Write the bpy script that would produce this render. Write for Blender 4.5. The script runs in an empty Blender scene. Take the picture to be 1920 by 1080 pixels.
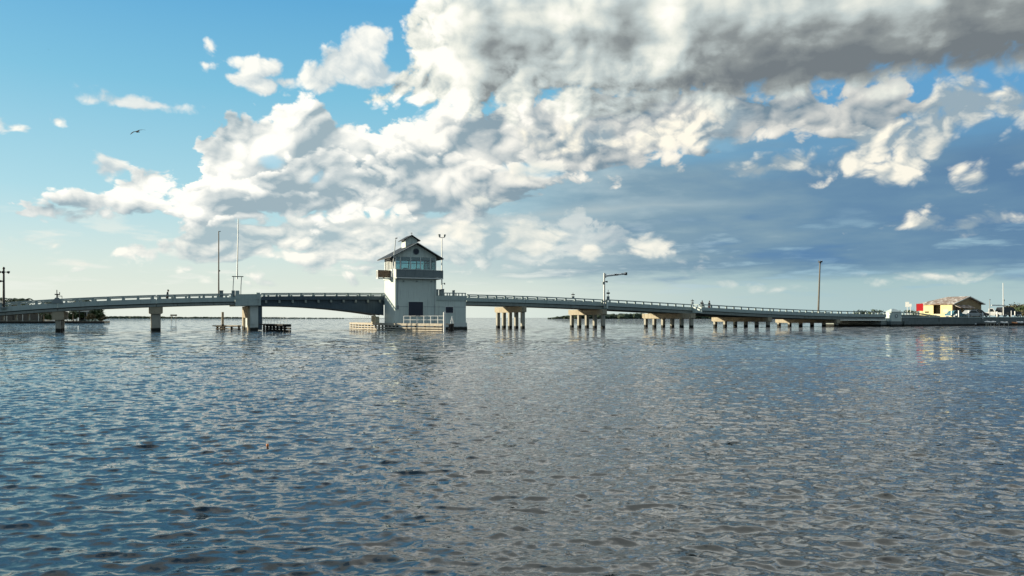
import bpy, bmesh, math, random
import numpy as np
from mathutils import Vector, Matrix

random.seed(7)
SC = bpy.context.scene
COL = SC.collection
PI = math.pi
R = math.radians

# ------------------------------------------------------------------ camera
F = 1450.0            # focal length of the photograph in its own pixels (1920 wide)
HZ = 595.8            # row of the horizon in the photograph
CAMH = 1.6            # the photographer stands low, just above the water
cam_d = bpy.data.cameras.new('camera')
cam = bpy.data.objects.new('camera', cam_d)
COL.objects.link(cam)
cam.location = (0, 0, CAMH)
cam.rotation_euler = (R(90), 0, 0)
cam_d.sensor_width = 36
cam_d.lens = 36 * F / 1920
cam_d.shift_y = (HZ - 540) / 1920
cam_d.clip_start = 0.2
cam_d.clip_end = 40000
SC.camera = cam

# ------------------------------------------------------------------ light
SUN_AZ = -84.0        # degrees from the view direction, negative = left
SUN_EL = 12.5
SC.view_settings.view_transform = 'Standard'
SC.view_settings.look = 'None'
SC.view_settings.exposure = 0.38
SC.view_settings.gamma = 1.0
SC.view_settings.use_curve_mapping = False
SC.cycles.use_adaptive_sampling = True
SC.cycles.max_bounces = 6
SC.cycles.diffuse_bounces = 3
SC.cycles.glossy_bounces = 3
SC.cycles.sample_clamp_indirect = 6

sun_d = bpy.data.lights.new('sun', 'SUN')
sun_d.energy = 5.0
sun_d.angle = R(0.5)
sun_d.color = (1.0, 0.90, 0.68)
sun = bpy.data.objects.new('sun', sun_d)
COL.objects.link(sun)
S_DIR = Vector((math.sin(R(SUN_AZ)) * math.cos(R(SUN_EL)),
                math.cos(R(SUN_AZ)) * math.cos(R(SUN_EL)), math.sin(R(SUN_EL))))
sun.rotation_euler = S_DIR.to_track_quat('Z', 'Y').to_euler()
sun.location = (-60, 20, 40)

# ------------------------------------------------------------------ node helpers


class NT:
    """Small wrapper for writing node trees as arithmetic."""

    def __init__(self, tree):
        self.t = tree

    def node(self, kind, **kw):
        n = self.t.nodes.new(kind)
        for k, v in kw.items():
            setattr(n, k, v)
        return n

    def put(self, sock, v):
        if isinstance(v, V):
            v = v.s
        if hasattr(v, 'links') or isinstance(v, bpy.types.NodeSocket):
            self.t.links.new(v, sock)
        else:
            sock.default_value = v

    def math(self, op, a, b=None, c=None, clamp=False):
        n = self.node('ShaderNodeMath', operation=op, use_clamp=clamp)
        self.put(n.inputs[0], a)
        if b is not None:
            self.put(n.inputs[1], b)
        if c is not None:
            self.put(n.inputs[2], c)
        return V(self, n.outputs[0])

    def smooth(self, x, a, b, lo=0.0, hi=1.0):
        n = self.node('ShaderNodeMapRange', interpolation_type='SMOOTHSTEP')
        for i, v in enumerate((x, a, b, lo, hi)):
            self.put(n.inputs[i], v)
        return V(self, n.outputs[0])

    def lin(self, x, a, b, lo=0.0, hi=1.0):
        n = self.node('ShaderNodeMapRange', interpolation_type='LINEAR', clamp=True)
        for i, v in enumerate((x, a, b, lo, hi)):
            self.put(n.inputs[i], v)
        return V(self, n.outputs[0])

    def vec(self, x, y, z):
        n = self.node('ShaderNodeCombineXYZ')
        for i, v in enumerate((x, y, z)):
            self.put(n.inputs[i], v)
        return n.outputs[0]

    def noise(self, vec, scale, detail=4.0, rough=0.5, lac=2.0, dist=0.0, dims='3D'):
        n = self.node('ShaderNodeTexNoise', noise_dimensions=dims)
        self.put(n.inputs['Vector'], vec)
        n.inputs['Scale'].default_value = scale
        n.inputs['Detail'].default_value = detail
        n.inputs['Roughness'].default_value = rough
        n.inputs['Lacunarity'].default_value = lac
        n.inputs['Distortion'].default_value = dist
        return V(self, n.outputs[0])

    def voro(self, vec, scale, detail=2.0, rough=0.5, lac=2.0, smooth=None, dims='3D'):
        n = self.node('ShaderNodeTexVoronoi', voronoi_dimensions=dims,
                      feature='F1' if smooth is None else 'SMOOTH_F1')
        if smooth is not None:
            n.inputs['Smoothness'].default_value = smooth
        n.normalize = True
        self.put(n.inputs['Vector'], vec)
        n.inputs['Scale'].default_value = scale
        n.inputs['Detail'].default_value = detail
        n.inputs['Roughness'].default_value = rough
        n.inputs['Lacunarity'].default_value = lac
        return V(self, n.outputs['Distance'])

    def mix(self, f, a, b):
        n = self.node('ShaderNodeMix', data_type='RGBA')
        n.clamp_factor = True
        self.put(n.inputs['Factor'], f)
        cs = [s for s in n.inputs if s.type == 'RGBA']
        self.put(cs[0], a if not isinstance(a, tuple) else (*a, 1)[:4])
        self.put(cs[1], b if not isinstance(b, tuple) else (*b, 1)[:4])
        return [s for s in n.outputs if s.type == 'RGBA'][0]

    def curve(self, x, pts):
        """piecewise-smooth function through pts, x already 0..1, values 0..1"""
        n = self.node('ShaderNodeFloatCurve')
        c = n.mapping.curves[0]
        pts = sorted(pts)
        while len(c.points) > 2:
            c.points.remove(c.points[-1])
        c.points[0].location = pts[0]
        c.points[1].location = pts[-1]
        for p in pts[1:-1]:
            c.points.new(*p)
        for p in c.points:
            p.handle_type = 'VECTOR'
        n.mapping.use_clip = False
        n.mapping.update()
        self.put(n.inputs['Value'], x)
        n.inputs['Factor'].default_value = 1
        return V(self, n.outputs[0])

    def ramp(self, x, stops):
        n = self.node('ShaderNodeValToRGB')
        e = n.color_ramp.elements
        while len(e) > 1:
            e.remove(e[-1])
        e[0].position = stops[0][0]
        e[0].color = (*stops[0][1], 1)
        for p, c in stops[1:]:
            q = e.new(p)
            q.color = (*c, 1)
        self.put(n.inputs[0], x)
        return n.outputs[0]


class V:
    def __init__(self, nt, s):
        self.nt, self.s = nt, s

    def __add__(self, o): return self.nt.math('ADD', self, o)
    __radd__ = __add__
    def __sub__(self, o): return self.nt.math('SUBTRACT', self, o)
    def __rsub__(self, o): return self.nt.math('SUBTRACT', o, self)
    def __mul__(self, o): return self.nt.math('MULTIPLY', self, o)
    __rmul__ = __mul__
    def __truediv__(self, o): return self.nt.math('DIVIDE', self, o)
    def __rtruediv__(self, o): return self.nt.math('DIVIDE', o, self)
    def min(self, o): return self.nt.math('MINIMUM', self, o)
    def max(self, o): return self.nt.math('MAXIMUM', self, o)
    def pow(self, o): return self.nt.math('POWER', self, o)
    def clamp(self): return self.nt.math('ADD', self, 0.0, clamp=True)


def lin(r, g, b):
    f = lambda c: (c / 12.92 if c <= 0.04045 else ((c + 0.055) / 1.055) ** 2.4)
    return (f(r / 255), f(g / 255), f(b / 255))


# ------------------------------------------------------------------ sky: Nishita air with banks of cumulus, all in directions (degrees)
SKY = 0.1


def build_sky():
    w = bpy.data.worlds.new('World')
    SC.world = w
    w.use_nodes = True
    t = w.node_tree
    t.nodes.clear()
    n = NT(t)
    out = n.node('ShaderNodeOutputWorld')
    bg = n.node('ShaderNodeBackground')
    bg.inputs['Strength'].default_value = SKY
    t.links.new(bg.outputs[0], out.inputs['Surface'])
    sky = n.node('ShaderNodeTexSky', sky_type='NISHITA')
    sky.sun_disc = False
    sky.sun_elevation = R(SUN_EL)
    sky.sun_rotation = R(SUN_AZ)
    sky.altitude = 0
    sky.air_density = 1.0
    sky.dust_density = 1.2
    sky.ozone_density = 2.0
    tc = n.node('ShaderNodeTexCoord')
    sep = n.node('ShaderNodeSeparateXYZ')
    t.links.new(tc.outputs['Generated'], sep.inputs[0])
    x, y, z = (V(n, o) for o in sep.outputs)
    DEG = 180 / PI
    az = n.math('ARCTAN2', x, y) * DEG
    el = n.math('ARCSINE', z) * DEG
    elp = el.max(0.0)
    # ragged outlines: every cloud edge is looked up at a wandering direction
    lv = n.math('LOGARITHM', elp / 30.0 + 1.0, math.e) * 60.0
    def wander(sc, seed, det):
        q = n.node('ShaderNodeTexNoise', noise_dimensions='2D')
        n.put(q.inputs['Vector'], n.vec(az + seed, lv - seed * 0.7, 0.0))
        q.inputs['Scale'].default_value = sc
        q.inputs['Detail'].default_value = det
        q.inputs['Roughness'].default_value = 0.55
        sp = n.node('ShaderNodeSeparateColor')
        t.links.new(q.outputs['Color'], sp.inputs[0])
        return V(n, sp.outputs[0]) - 0.5, V(n, sp.outputs[1]) - 0.5
    w1x, w1y = wander(0.33, 5.3, 5.0)
    aw = az + w1x * 4.6
    ew = el + w1y * 3.0
    eb = el + w1y * 0.8                  # flat undersides wander less
    a2 = az + w1x * 2.6
    e2_ = el + w1y * 1.3
    u = (aw + 45.0) / 90.0
    uc = u.clamp()
    u0 = ((az + 45.0) / 90.0).clamp()

    # where a row/column of the view direction lies in the sky, in degrees
    def AZ(px): return math.degrees(math.atan((px - 960) / F))
    def EL(px, py):
        k = (px - 960) / F
        return math.degrees(math.atan((HZ - py) / F * math.cos(math.atan(k))))
    def U(px): return (AZ(px) + 45) / 90
    def outline(pts):
        q = [(U(px), EL(px, py) / 60 if py > -900 else 1.0) for px, py in pts]
        q = [(0.0, q[0][1])] + q + [(1.0, q[-1][1])]
        return n.curve(uc, q) * 60.0
    def along(pts):
        q = [(U(px), v) for px, v in pts]
        return n.curve(u0, [(0.0, q[0][1])] + q + [(1.0, q[-1][1])])

    # ---- shared cloud texture; nearer the horizon the clouds are farther and smaller
    def field(da, de, fine=True):
        v = n.math('LOGARITHM', (elp + de) / 30.0 + 1.0, math.e) * 60.0
        p = n.vec(az + da, v, 3.7)
        q = n.node('ShaderNodeTexNoise', noise_dimensions='2D')
        n.put(q.inputs['Vector'], p)
        q.inputs['Scale'].default_value = 0.16
        q.inputs['Detail'].default_value = 2.0
        sp = n.node('ShaderNodeSeparateColor')
        t.links.new(q.outputs['Color'], sp.inputs[0])
        wx, wy = V(n, sp.outputs[0]), V(n, sp.outputs[1])
        p2 = n.vec(az + da + wx * 2.4, v + wy * 2.0, 1.3)
        if not fine:
            return (n.noise(p2, 0.16, 2.5, 0.5, dims='2D') - 0.5) * 2.4
        big = n.noise(p2, 0.17, 8.0, 0.57, dims='2D')
        def bill(sc):
            return n.math('ABSOLUTE', n.noise(p2, sc, 0.0, 0.5, dims='2D') - 0.5) * 4.4 - 0.55
        return (big - 0.5) * 2.4, bill(0.26) * 0.70 + bill(0.62) * 0.40, bill(1.4) * 0.16 + bill(3.2) * 0.08
    b0, q0, r0 = field(0.0, 0.0)
    b1, q1, r1 = field(-0.32, 0.30)
    h0 = b0 + q0 + r0
    h1 = b1 + q1 + r1
    fine_slope = h0 - h1                 # > 0 : the side turned to the sun
    big_slope = field(0.6, -0.5, False) - field(-1.0, 0.9, False)
    slope = fine_slope * 0.55 + big_slope * 0.55
    streak = n.noise(n.vec(az * 0.22, n.math('LOGARITHM', elp / 3.0 + 1.0, math.e) * 9.0, 9.1), 0.9, 6.0, 0.55)
    streak2 = n.noise(n.vec(az * 0.10, elp * 0.55, 4.4), 1.0, 5.0, 0.5)
    soft = n.noise(n.vec(az, elp * 1.5, 8.8), 0.09, 4.0, 0.55)

    K = 1.0 / SKY
    def C(r, g, b):
        c = [q * 0.87 for q in lin(r, g, b)]
        return (c[0] * K, c[1] * K, c[2] * K)

    # ---- clear air: deeper blue high up, pale haze low down, warmer to the sun side
    gl = n.ramp(elp / 60.0, [(0.0, C(224, 230, 218)), (0.055, C(212, 226, 220)), (0.14, C(166, 212, 224)),
                             (0.26, C(120, 190, 218)), (0.38, C(84, 164, 212)), (0.55, C(112, 162, 196)), (1.0, C(72, 124, 174))])
    gr = n.ramp(elp / 60.0, [(0.0, C(178, 200, 200)), (0.06, C(150, 186, 196)), (0.14, C(104, 156, 190)),
                             (0.30, C(84, 156, 206)), (0.45, C(64, 140, 200)), (1.0, C(34, 92, 165))])
    side = n.smooth(az, -8.0, 26.0)
    air = n.mix(side, gl, gr)
    air = n.mix(0.82, sky.outputs[0], air)
    col = air

    # ---- far blue-grey rain layer low on the right
    ea = n.smooth(az, -14.0, 10.0) * n.smooth(el + streak * 1.6, 2.9, 4.6) * n.smooth(el + streak2 * 5.0, 17.0, 12.0)
    ec = n.ramp(az / 50.0 + (streak - 0.5) * 0.7 + (streak2 - 0.5) * 0.5, [(0.0, C(160, 180, 188)), (0.22, C(122, 150, 167)),
                                                   (0.46, C(100, 134, 161)), (0.7, C(88, 123, 156))])
    col = n.mix(ea * 0.94, col, ec)
    # streaks low over the horizon
    sa = n.smooth(streak, 0.52, 0.68) * n.smooth(el, 0.8, 2.4) * n.smooth(el, 8.5, 4.5)
    sc = n.mix(n.smooth(az, -5.0, 22.0), C(224, 228, 220), C(150, 182, 196))
    col = n.mix(sa * 0.8, col, sc)
    sb = n.smooth(streak2, 0.56, 0.72) * n.smooth(az, 0.0, 12.0) * n.smooth(el, 1.0, 3.0) * n.smooth(el, 9.0, 6.0)
    col = n.mix(sb * 0.75, col, C(84, 124, 164))

    def puffs(lst, amp=0.55):
        sd = None
        for px, py, rx, ry, rot in lst:
            rx, ry = rx * 0.86, ry * 0.86
            ca, ce = AZ(px), EL(px, py)
            sx = math.degrees(rx / F) * math.cos(R(ca)) ** 2
            sy = math.degrees(ry / F) * math.cos(R(ca))
            a, e = a2 - ca, e2_ - ce
            c, s = math.cos(R(rot)), math.sin(R(rot))
            p = (a * c + e * s) / sx
            q = (e * c - a * s) / sy
            d = 1.0 - n.math('SQRT', p * p + q * q)
            d = d * min(sx, sy * 1.5)
            sd = d if sd is None else sd.max(d)
        return sd

    def over(col, sd, amp, edge, light, dark, lit, strength=1.0):
        h = sd + (b0 * 1.1 + q0 * 1.5 + r0 * 1.3) * amp
        a = n.smooth(h, -edge * 0.3, edge * 0.8)
        return n.mix(a * strength, col, n.mix(lit, dark, light)), h

    def row(col, pts, amp, edge, light, dark, span=4.0, deep=0.75, reach=7.0, dim=None, gain=1.0, bottom=None, strength=1.0):
        """one rank of cumulus heads: crisp bright tops, greyer and thinner downwards"""
        top = outline(pts)
        d = top - ew
        sd = d * 0.95
        if bottom is not None:
            sd = sd.min((eb - bottom) * 0.8)
        h = sd + (b0 * 1.1 + q0 * 1.5 + r0 * 1.3) * amp
        a = n.smooth(h, -edge * 0.3, edge * 0.7) * n.smooth(d, reach, reach * 0.45)
        near = n.smooth(h, 3.2, 0.2) * 0.75 + 0.25
        lit = 0.77 - n.lin(d + b0 * 1.6 - q0 * 0.8, 0.2, span) * deep + fine_slope * near * 0.42 * gain + big_slope * 1.15 * gain + (soft - 0.5) * 0.8 + q0 * 0.22 + b0 * 0.12 + n.smooth(h, 1.1, 0.1) * 0.12
        if dim is not None:
            lit = lit * dim
        return n.mix(a * strength, col, n.mix(lit.clamp(), dark, light))

    # ---- pale shelf under the main bank
    t2 = outline([(0, 560), (200, 505), (232, 480), (262, 466), (300, 440), (330, 424), (420, 405), (600, 395), (900, 390), (1000, 396), (1100, 410), (1180, 440), (1300, 480), (1500, 560), (1920, 590)])
    bo2 = outline([(0, 500), (230, 486), (500, 500), (800, 510), (1000, 500), (1200, 480), (1400, 476), (1920, 476)])
    sd = ((t2 - ew) * 1.0).min((eb - bo2) * 0.7)
    lit = (0.46 + fine_slope * 0.45 + big_slope * 0.8 + q0 * 0.2 + (soft - 0.5) * 1.0 + (streak - 0.5) * 0.8).clamp()
    col, _ = over(col, sd, 0.75, 0.7, C(246, 243, 232), C(160, 180, 187), lit, n.smooth(az, AZ(1250), AZ(650)) * 0.63 + 0.32)
    # flat grey base between shelf and bank
    ga = n.smooth((streak - 0.5) * 2.0 + 0.6 - n.math('ABSOLUTE', (el - outline([(300, 425), (600, 425), (900, 415), (1200, 385), (1500, 380)])) / 1.1), 0.0, 1.0) \
        * n.smooth(az, AZ(330), AZ(560)) * n.smooth(az, AZ(1500), AZ(1250))
    col = n.mix(ga * 0.85, col, C(170, 186, 190))

    # ---- main cumulus bank, rank behind rank
    bA = outline([(0, 380), (60, 398), (220, 404), (320, 402), (500, 412), (700, 418), (900, 404), (1000, 376), (1100, 340), (1200, 310),
                  (1300, 285), (1400, 268), (1480, 260), (1560, 262), (1650, 250), (1760, 210), (1830, 190), (1920, 190)])
    dim = along([(0, 1.0), (300, 1.0), (700, 0.97), (1000, 0.86), (1250, 0.74), (1500, 0.62), (1920, 0.58)])
    darkA = n.mix(n.smooth(az, -14.0, 12.0), C(150, 170, 179), C(112, 134, 149))
    lightA = n.mix(n.smooth(az, -16.0, 14.0), C(251, 249, 240), C(238, 234, 223))
    col = row(col, [(0, 900), (300, 420), (345, 345), (362, 300), (400, 258), (450, 214), (510, 198), (570, 180), (620, 204), (680, 222), (740, 222), (775, 236),
                    (830, 206), (900, 200), (960, 196), (1050, 180), (1200, 165), (1350, 165), (1500, 172), (1600, 165), (1700, 160), (1760, 180), (1800, 300), (1920, 700)],
              0.58, 0.5, lightA, darkA, span=4.0, deep=0.62, reach=12.0, dim=dim, bottom=bA)
    col = row(col, [(0, 900), (640, 420), (690, 300), (730, 262), (790, 250), (850, 236), (930, 226), (1010, 238), (1100, 222), (1240, 214), (1340, 228), (1480, 216), (1600, 240), (1700, 300), (1920, 700)],
              0.52, 0.6, lightA, darkA, span=3.2, deep=0.7, reach=5.0, dim=dim, bottom=bA)
    col = row(col, [(0, 470), (40, 402), (130, 378), (180, 356), (215, 338), (258, 326), (300, 336), (345, 352), (380, 356), (420, 380), (460, 480), (1920, 900)],
              0.6, 0.5, lightA, darkA, span=3.0, deep=0.6, reach=6.0, dim=dim, bottom=bA)
    col = row(col, [(0, 900), (300, 430), (330, 372), (372, 340), (420, 318), (470, 338), (520, 310), (560, 296), (610, 290), (660, 300), (700, 330), (760, 360), (800, 440), (1920, 900)],
              0.55, 0.5, lightA, darkA, span=3.2, deep=0.62, reach=6.0, dim=dim, bottom=bA)
    col = row(col, [(0, 900), (600, 440), (640, 372), (690, 330), (740, 296), (800, 290), (860, 306), (930, 300), (1000, 290), (1080, 300), (1150, 330), (1230, 420), (1920, 900)],
              0.7, 0.6, lightA, darkA, span=3.0, deep=0.72, reach=5.0, dim=dim, bottom=bA)
    col = row(col, [(0, 900), (400, 460), (440, 388), (500, 358), (560, 348), (620, 366), (680, 376), (740, 390), (800, 450), (1920, 900)],
              0.55, 0.6, lightA, darkA, span=2.4, deep=0.66, reach=3.4, dim=dim, bottom=bA, strength=0.9)
    # blue holes inside the bank
    hole = n.smooth(puffs([(505, 303, 34, 18, 0), (1000, 320, 60, 14, 0), (1330, 272, 70, 20, 8), (600, 330, 30, 10, 0)]) - (q0 + b0) * 0.5, -0.1, 0.7)
    col = n.mix(hole * 0.8, col, n.mix(side, C(160, 204, 222), C(110, 152, 180)))

    # ---- bright ragged cumulus on the right, in front of the rain layer
    sd = puffs([(1640, 288, 82, 34, 12), (1735, 250, 84, 48, 35), (1795, 195, 58, 52, 50), (1690, 310, 50, 26, 0), (1912, 205, 34, 34, 0), (1470, 305, 62, 16, 12), (1425, 318, 34, 13, 0), (1842, 331, 34, 9, 0), (1550, 327, 26, 9, 0),
                (1868, 408, 40, 15, 0), (1760, 425, 46, 8, 0), (1120, 262, 110, 26, 0), (1260, 250, 120, 28, 10)])
    lit = (0.43 + fine_slope * 0.7 + big_slope * 1.2 + b0 * 0.3 + q0 * 0.35 + (soft - 0.5) * 1.2).clamp()
    col, _ = over(col, sd + 0.32, 0.8, 1.1, C(247, 241, 224), C(146, 164, 174), lit, 0.93)

    # ---- small low clouds over the water, pale
    sd = puffs([(1222, 458, 56, 22, 8), (1112, 471, 26, 17, 0), (1000, 446, 76, 34, 0), (860, 436, 60, 24, 0), (1000, 320, 90, 22, 0),
                (100, 455, 60, 10, 5), (160, 490, 46, 6, 0), (930, 380, 60, 10, 0), (1450, 540, 60, 8, 0), (1750, 520, 90, 8, 0)])
    lit = (0.6 + slope * 0.7).clamp()
    col, _ = over(col, sd, 0.42, 0.8, C(244, 240, 226), C(186, 198, 198), lit, 0.85)

    # ---- small clouds in the blue on the left
    sd = puffs([(652, 112, 72, 42, 30), (610, 142, 66, 30, 8), (535, 156, 52, 13, 8), (704, 74, 32, 30, 40), (694, 142, 66, 28, 0), (486, 119, 46, 20, 0), (396, 90, 15, 11, 0), (392, 118, 22, 12, 0),
                (100, 227, 18, 9, 0), (196, 313, 36, 26, -10), (460, 150, 40, 8, 0), (20, 240, 30, 5, 0)])
    lit = (0.56 + fine_slope * 0.55 + big_slope * 0.8 + b0 * 0.2 + q0 * 0.25).clamp()
    col, _ = over(col, sd, 0.62, 0.7, C(250, 247, 236), C(186, 198, 202), lit, 0.93)

    sd = puffs([(262, 193, 104, 15, 0)])
    lit = (0.60 + fine_slope * 0.4 + big_slope * 0.6).clamp()
    col, _ = over(col, sd, 0.30, 0.5, C(246, 244, 235), C(196, 206, 208), lit, 0.92)

    # ---- the great near cloud, top centre to right, with its grey belly
    bB = outline([(0, 200), (640, 205), (700, 212), (800, 220), (900, 210), (1000, 200), (1150, 212), (1300, 192), (1450, 178), (1560, 165), (1700, 152), (1800, 134), (1920, 124)])
    flange = outline([(0, 300), (600, 230), (660, 200), (710, 168), (760, 132), (800, 100), (1920, 100)])
    sd = (aw - AZ(779)).max((flange - ew).min(aw - AZ(660))).min((eb - bB) * 0.8)
    up = (eb - bB)
    dark_side = along([(0, 0.0), (700, 0.0), (900, 0.10), (1050, 0.32), (1200, 0.55), (1400, 0.74), (1650, 0.92), (1920, 1.0)])
    belly = n.smooth(up + (streak - 0.5) * 3.0, -0.4, 1.3) * n.smooth(up + (soft - 0.5) * 5.0 + (streak - 0.5) * 4.0 + b0 * 0.4, 5.8, 0.6)
    fade_up = n.smooth(el, 22.0, 38.0)
    h = sd + (b0 * 1.2 + q0 * 1.5 + r0 * 1.4) * (1.0 - dark_side * 0.45)
    lit = (0.82 - belly * (dark_side * 0.46 + 0.12) - dark_side * (1.0 - fade_up) * 0.30 + (fine_slope * (n.smooth(h, 3.0, 0.3) * 0.34 + 0.10) + big_slope * 0.8) * (1.0 - dark_side * 0.7)
           + (b0 * 0.24 + q0 * 0.14) * (1.0 - dark_side * 0.55) + (soft - 0.5) * 0.8 + (streak - 0.5) * 0.55 + (streak2 - 0.5) * 0.4 + fade_up * 0.04).clamp()
    cc = n.ramp(lit, [(0.0, C(110, 118, 123)), (0.25, C(136, 143, 144)), (0.55, C(184, 194, 193)), (0.8, C(226, 228, 218)), (1.0, C(250, 247, 238))])
    up_soft = n.smooth(el, 22.5, 40.0)
    aB = n.smooth(h + up_soft * 5.0, -0.3 - up_soft * 7.0, 0.75 + up_soft * 16.0)
    hole = n.smooth(h0 + (el - 24.0) * 0.02, 0.25, -0.55) * n.smooth(el, 21.5, 27.0)
    col = n.mix(aB * (1.0 - hole * 0.8), col, cc)

    # ---- unseen sky: overhead cloud brightened for the water; blue behind dimmed to cut fill
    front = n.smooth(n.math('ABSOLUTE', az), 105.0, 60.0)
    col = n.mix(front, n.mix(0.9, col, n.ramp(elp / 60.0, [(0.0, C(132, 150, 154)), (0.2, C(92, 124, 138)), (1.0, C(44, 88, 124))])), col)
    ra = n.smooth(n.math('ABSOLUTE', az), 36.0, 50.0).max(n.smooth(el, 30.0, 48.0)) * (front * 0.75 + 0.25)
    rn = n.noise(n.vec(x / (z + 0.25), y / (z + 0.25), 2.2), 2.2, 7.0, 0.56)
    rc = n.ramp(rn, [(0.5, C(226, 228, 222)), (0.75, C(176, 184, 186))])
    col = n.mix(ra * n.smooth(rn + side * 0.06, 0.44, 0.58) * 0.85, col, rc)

    hi = n.node('ShaderNodeVectorMath', operation='SCALE')
    n.put(hi.inputs[0], col)
    n.put(hi.inputs['Scale'], 1.0 + (n.smooth(el, 21.5, 27.0) * front * (n.smooth(aw, -34.0, 16.0) * 1.0 + 0.6) - n.smooth(el, 31.0, 46.0) * front * (n.smooth(aw, -34.0, 16.0) * 0.3 + 0.5)))  # unseen band above the view brightened for the water, darker higher up
    col = hi.outputs[0]

    # low haze in front of everything far away
    hz = n.smooth(el, 3.2, 0.0)
    col = n.mix(hz * 0.75, col, n.mix(n.smooth(az, -10.0, 25.0), C(220, 227, 217), C(168, 192, 194)))
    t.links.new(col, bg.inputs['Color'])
    w.cycles.sampling_method = 'MANUAL'
    w.cycles.sample_map_resolution = 512


build_sky()

# ------------------------------------------------------------------ small helpers for objects


def tag(o, label=None, cat=None, group=None, kind=None):
    if label: o['label'] = label
    if cat: o['category'] = cat
    if group: o['group'] = group
    if kind: o['kind'] = kind
    return o


def empty(name, loc=(0, 0, 0), rz=0.0, parent=None):
    o = bpy.data.objects.new(name, None)
    o.location = loc
    o.rotation_euler = (0, 0, rz)
    o.empty_display_size = 0.2
    COL.objects.link(o)
    if parent: o.parent = parent
    return o


# ------------------------------------------------------------------ water: one sheet, real chop near, finer ripples in the material
def water_material():
    m = bpy.data.materials.new('water')
    m.use_nodes = True
    n = NT(m.node_tree)
    b = m.node_tree.nodes['Principled BSDF']
    b.inputs['Base Color'].default_value = (0.013, 0.020, 0.023, 1)
    b.inputs['Roughness'].default_value = 0.03
    b.inputs['IOR'].default_value = 1.42
    g = n.node('ShaderNodeNewGeometry')
    sp = n.node('ShaderNodeSeparateXYZ')
    m.node_tree.links.new(g.outputs['Position'], sp.inputs[0])
    X, Y = V(n, sp.outputs[0]), V(n, sp.outputs[1])
    d = n.math('SQRT', X * X + Y * Y)
    p = n.vec(X * 0.62 + Y * 0.10, Y - X * 0.12, 0.0)
    p2 = n.vec(X * 0.55 - Y * 0.16, Y * 1.0 + X * 0.18, 5.0)
    # wind patches: calmer and rougher areas
    patch = n.noise(n.vec(X * 0.02, Y * 0.05, 0.0), 1.0, 3.0, 0.5, dims='2D')
    pw = n.smooth(patch, 0.36, 0.60, 0.55, 1.0)
    # calmer water: a wide slick towards the right bank and thin windrows before the bridge
    sx, sy = (X - 24.0) / 15.0, (Y - 34.0) / 17.0
    slick = n.smooth(n.math('SQRT', sx * sx + sy * sy) + (patch - 0.5) * 2.0, 1.0, 0.6)
    lane = n.noise(n.vec(X * 0.015, Y * 0.11, 7.0), 1.0, 3.0, 0.5, dims='2D')
    lane = n.smooth(lane, 0.56, 0.66) * n.smooth(d, 22.0, 40.0) * n.smooth(d, 95.0, 60.0)
    pw = pw * (1.0 - slick * 0.55) * (1.0 - lane * 0.5)
    # ripples too small for the mesh, as slopes (they keep their strength at any distance)
    def slopes(v, sc, det):
        q = n.node('ShaderNodeTexNoise', noise_dimensions='2D')
        n.put(q.inputs['Vector'], v)
        q.inputs['Scale'].default_value = sc
        q.inputs['Detail'].default_value = det
        q.inputs['Roughness'].default_value = 0.6
        s_ = n.node('ShaderNodeSeparateColor')
        m.node_tree.links.new(q.outputs['Color'], s_.inputs[0])
        return V(n, s_.outputs[0]) - 0.5, V(n, s_.outputs[1]) - 0.5
    ax, ay = slopes(p2, 7.0, 4.0)
    fx, fy = slopes(p, 0.9, 5.0)
    wn = (n.smooth(d, 4.0, 12.0) * 0.55 + 0.55) * pw
    wf = n.smooth(d, 10.0, 60.0) * pw * 2.9
    tx = ax * wn * 0.7 + fx * wf * 0.7
    ty = ay * wn + fy * wf
    add = n.node('ShaderNodeVectorMath', operation='ADD')
    m.node_tree.links.new(g.outputs['Normal'], add.inputs[0])
    n.put(add.inputs[1], n.vec(tx, ty, 0.0))
    nm = n.node('ShaderNodeVectorMath', operation='NORMALIZE')
    m.node_tree.links.new(add.outputs[0], nm.inputs[0])
    m.node_tree.links.new(nm.outputs[0], b.inputs['Normal'])
    return m


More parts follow.
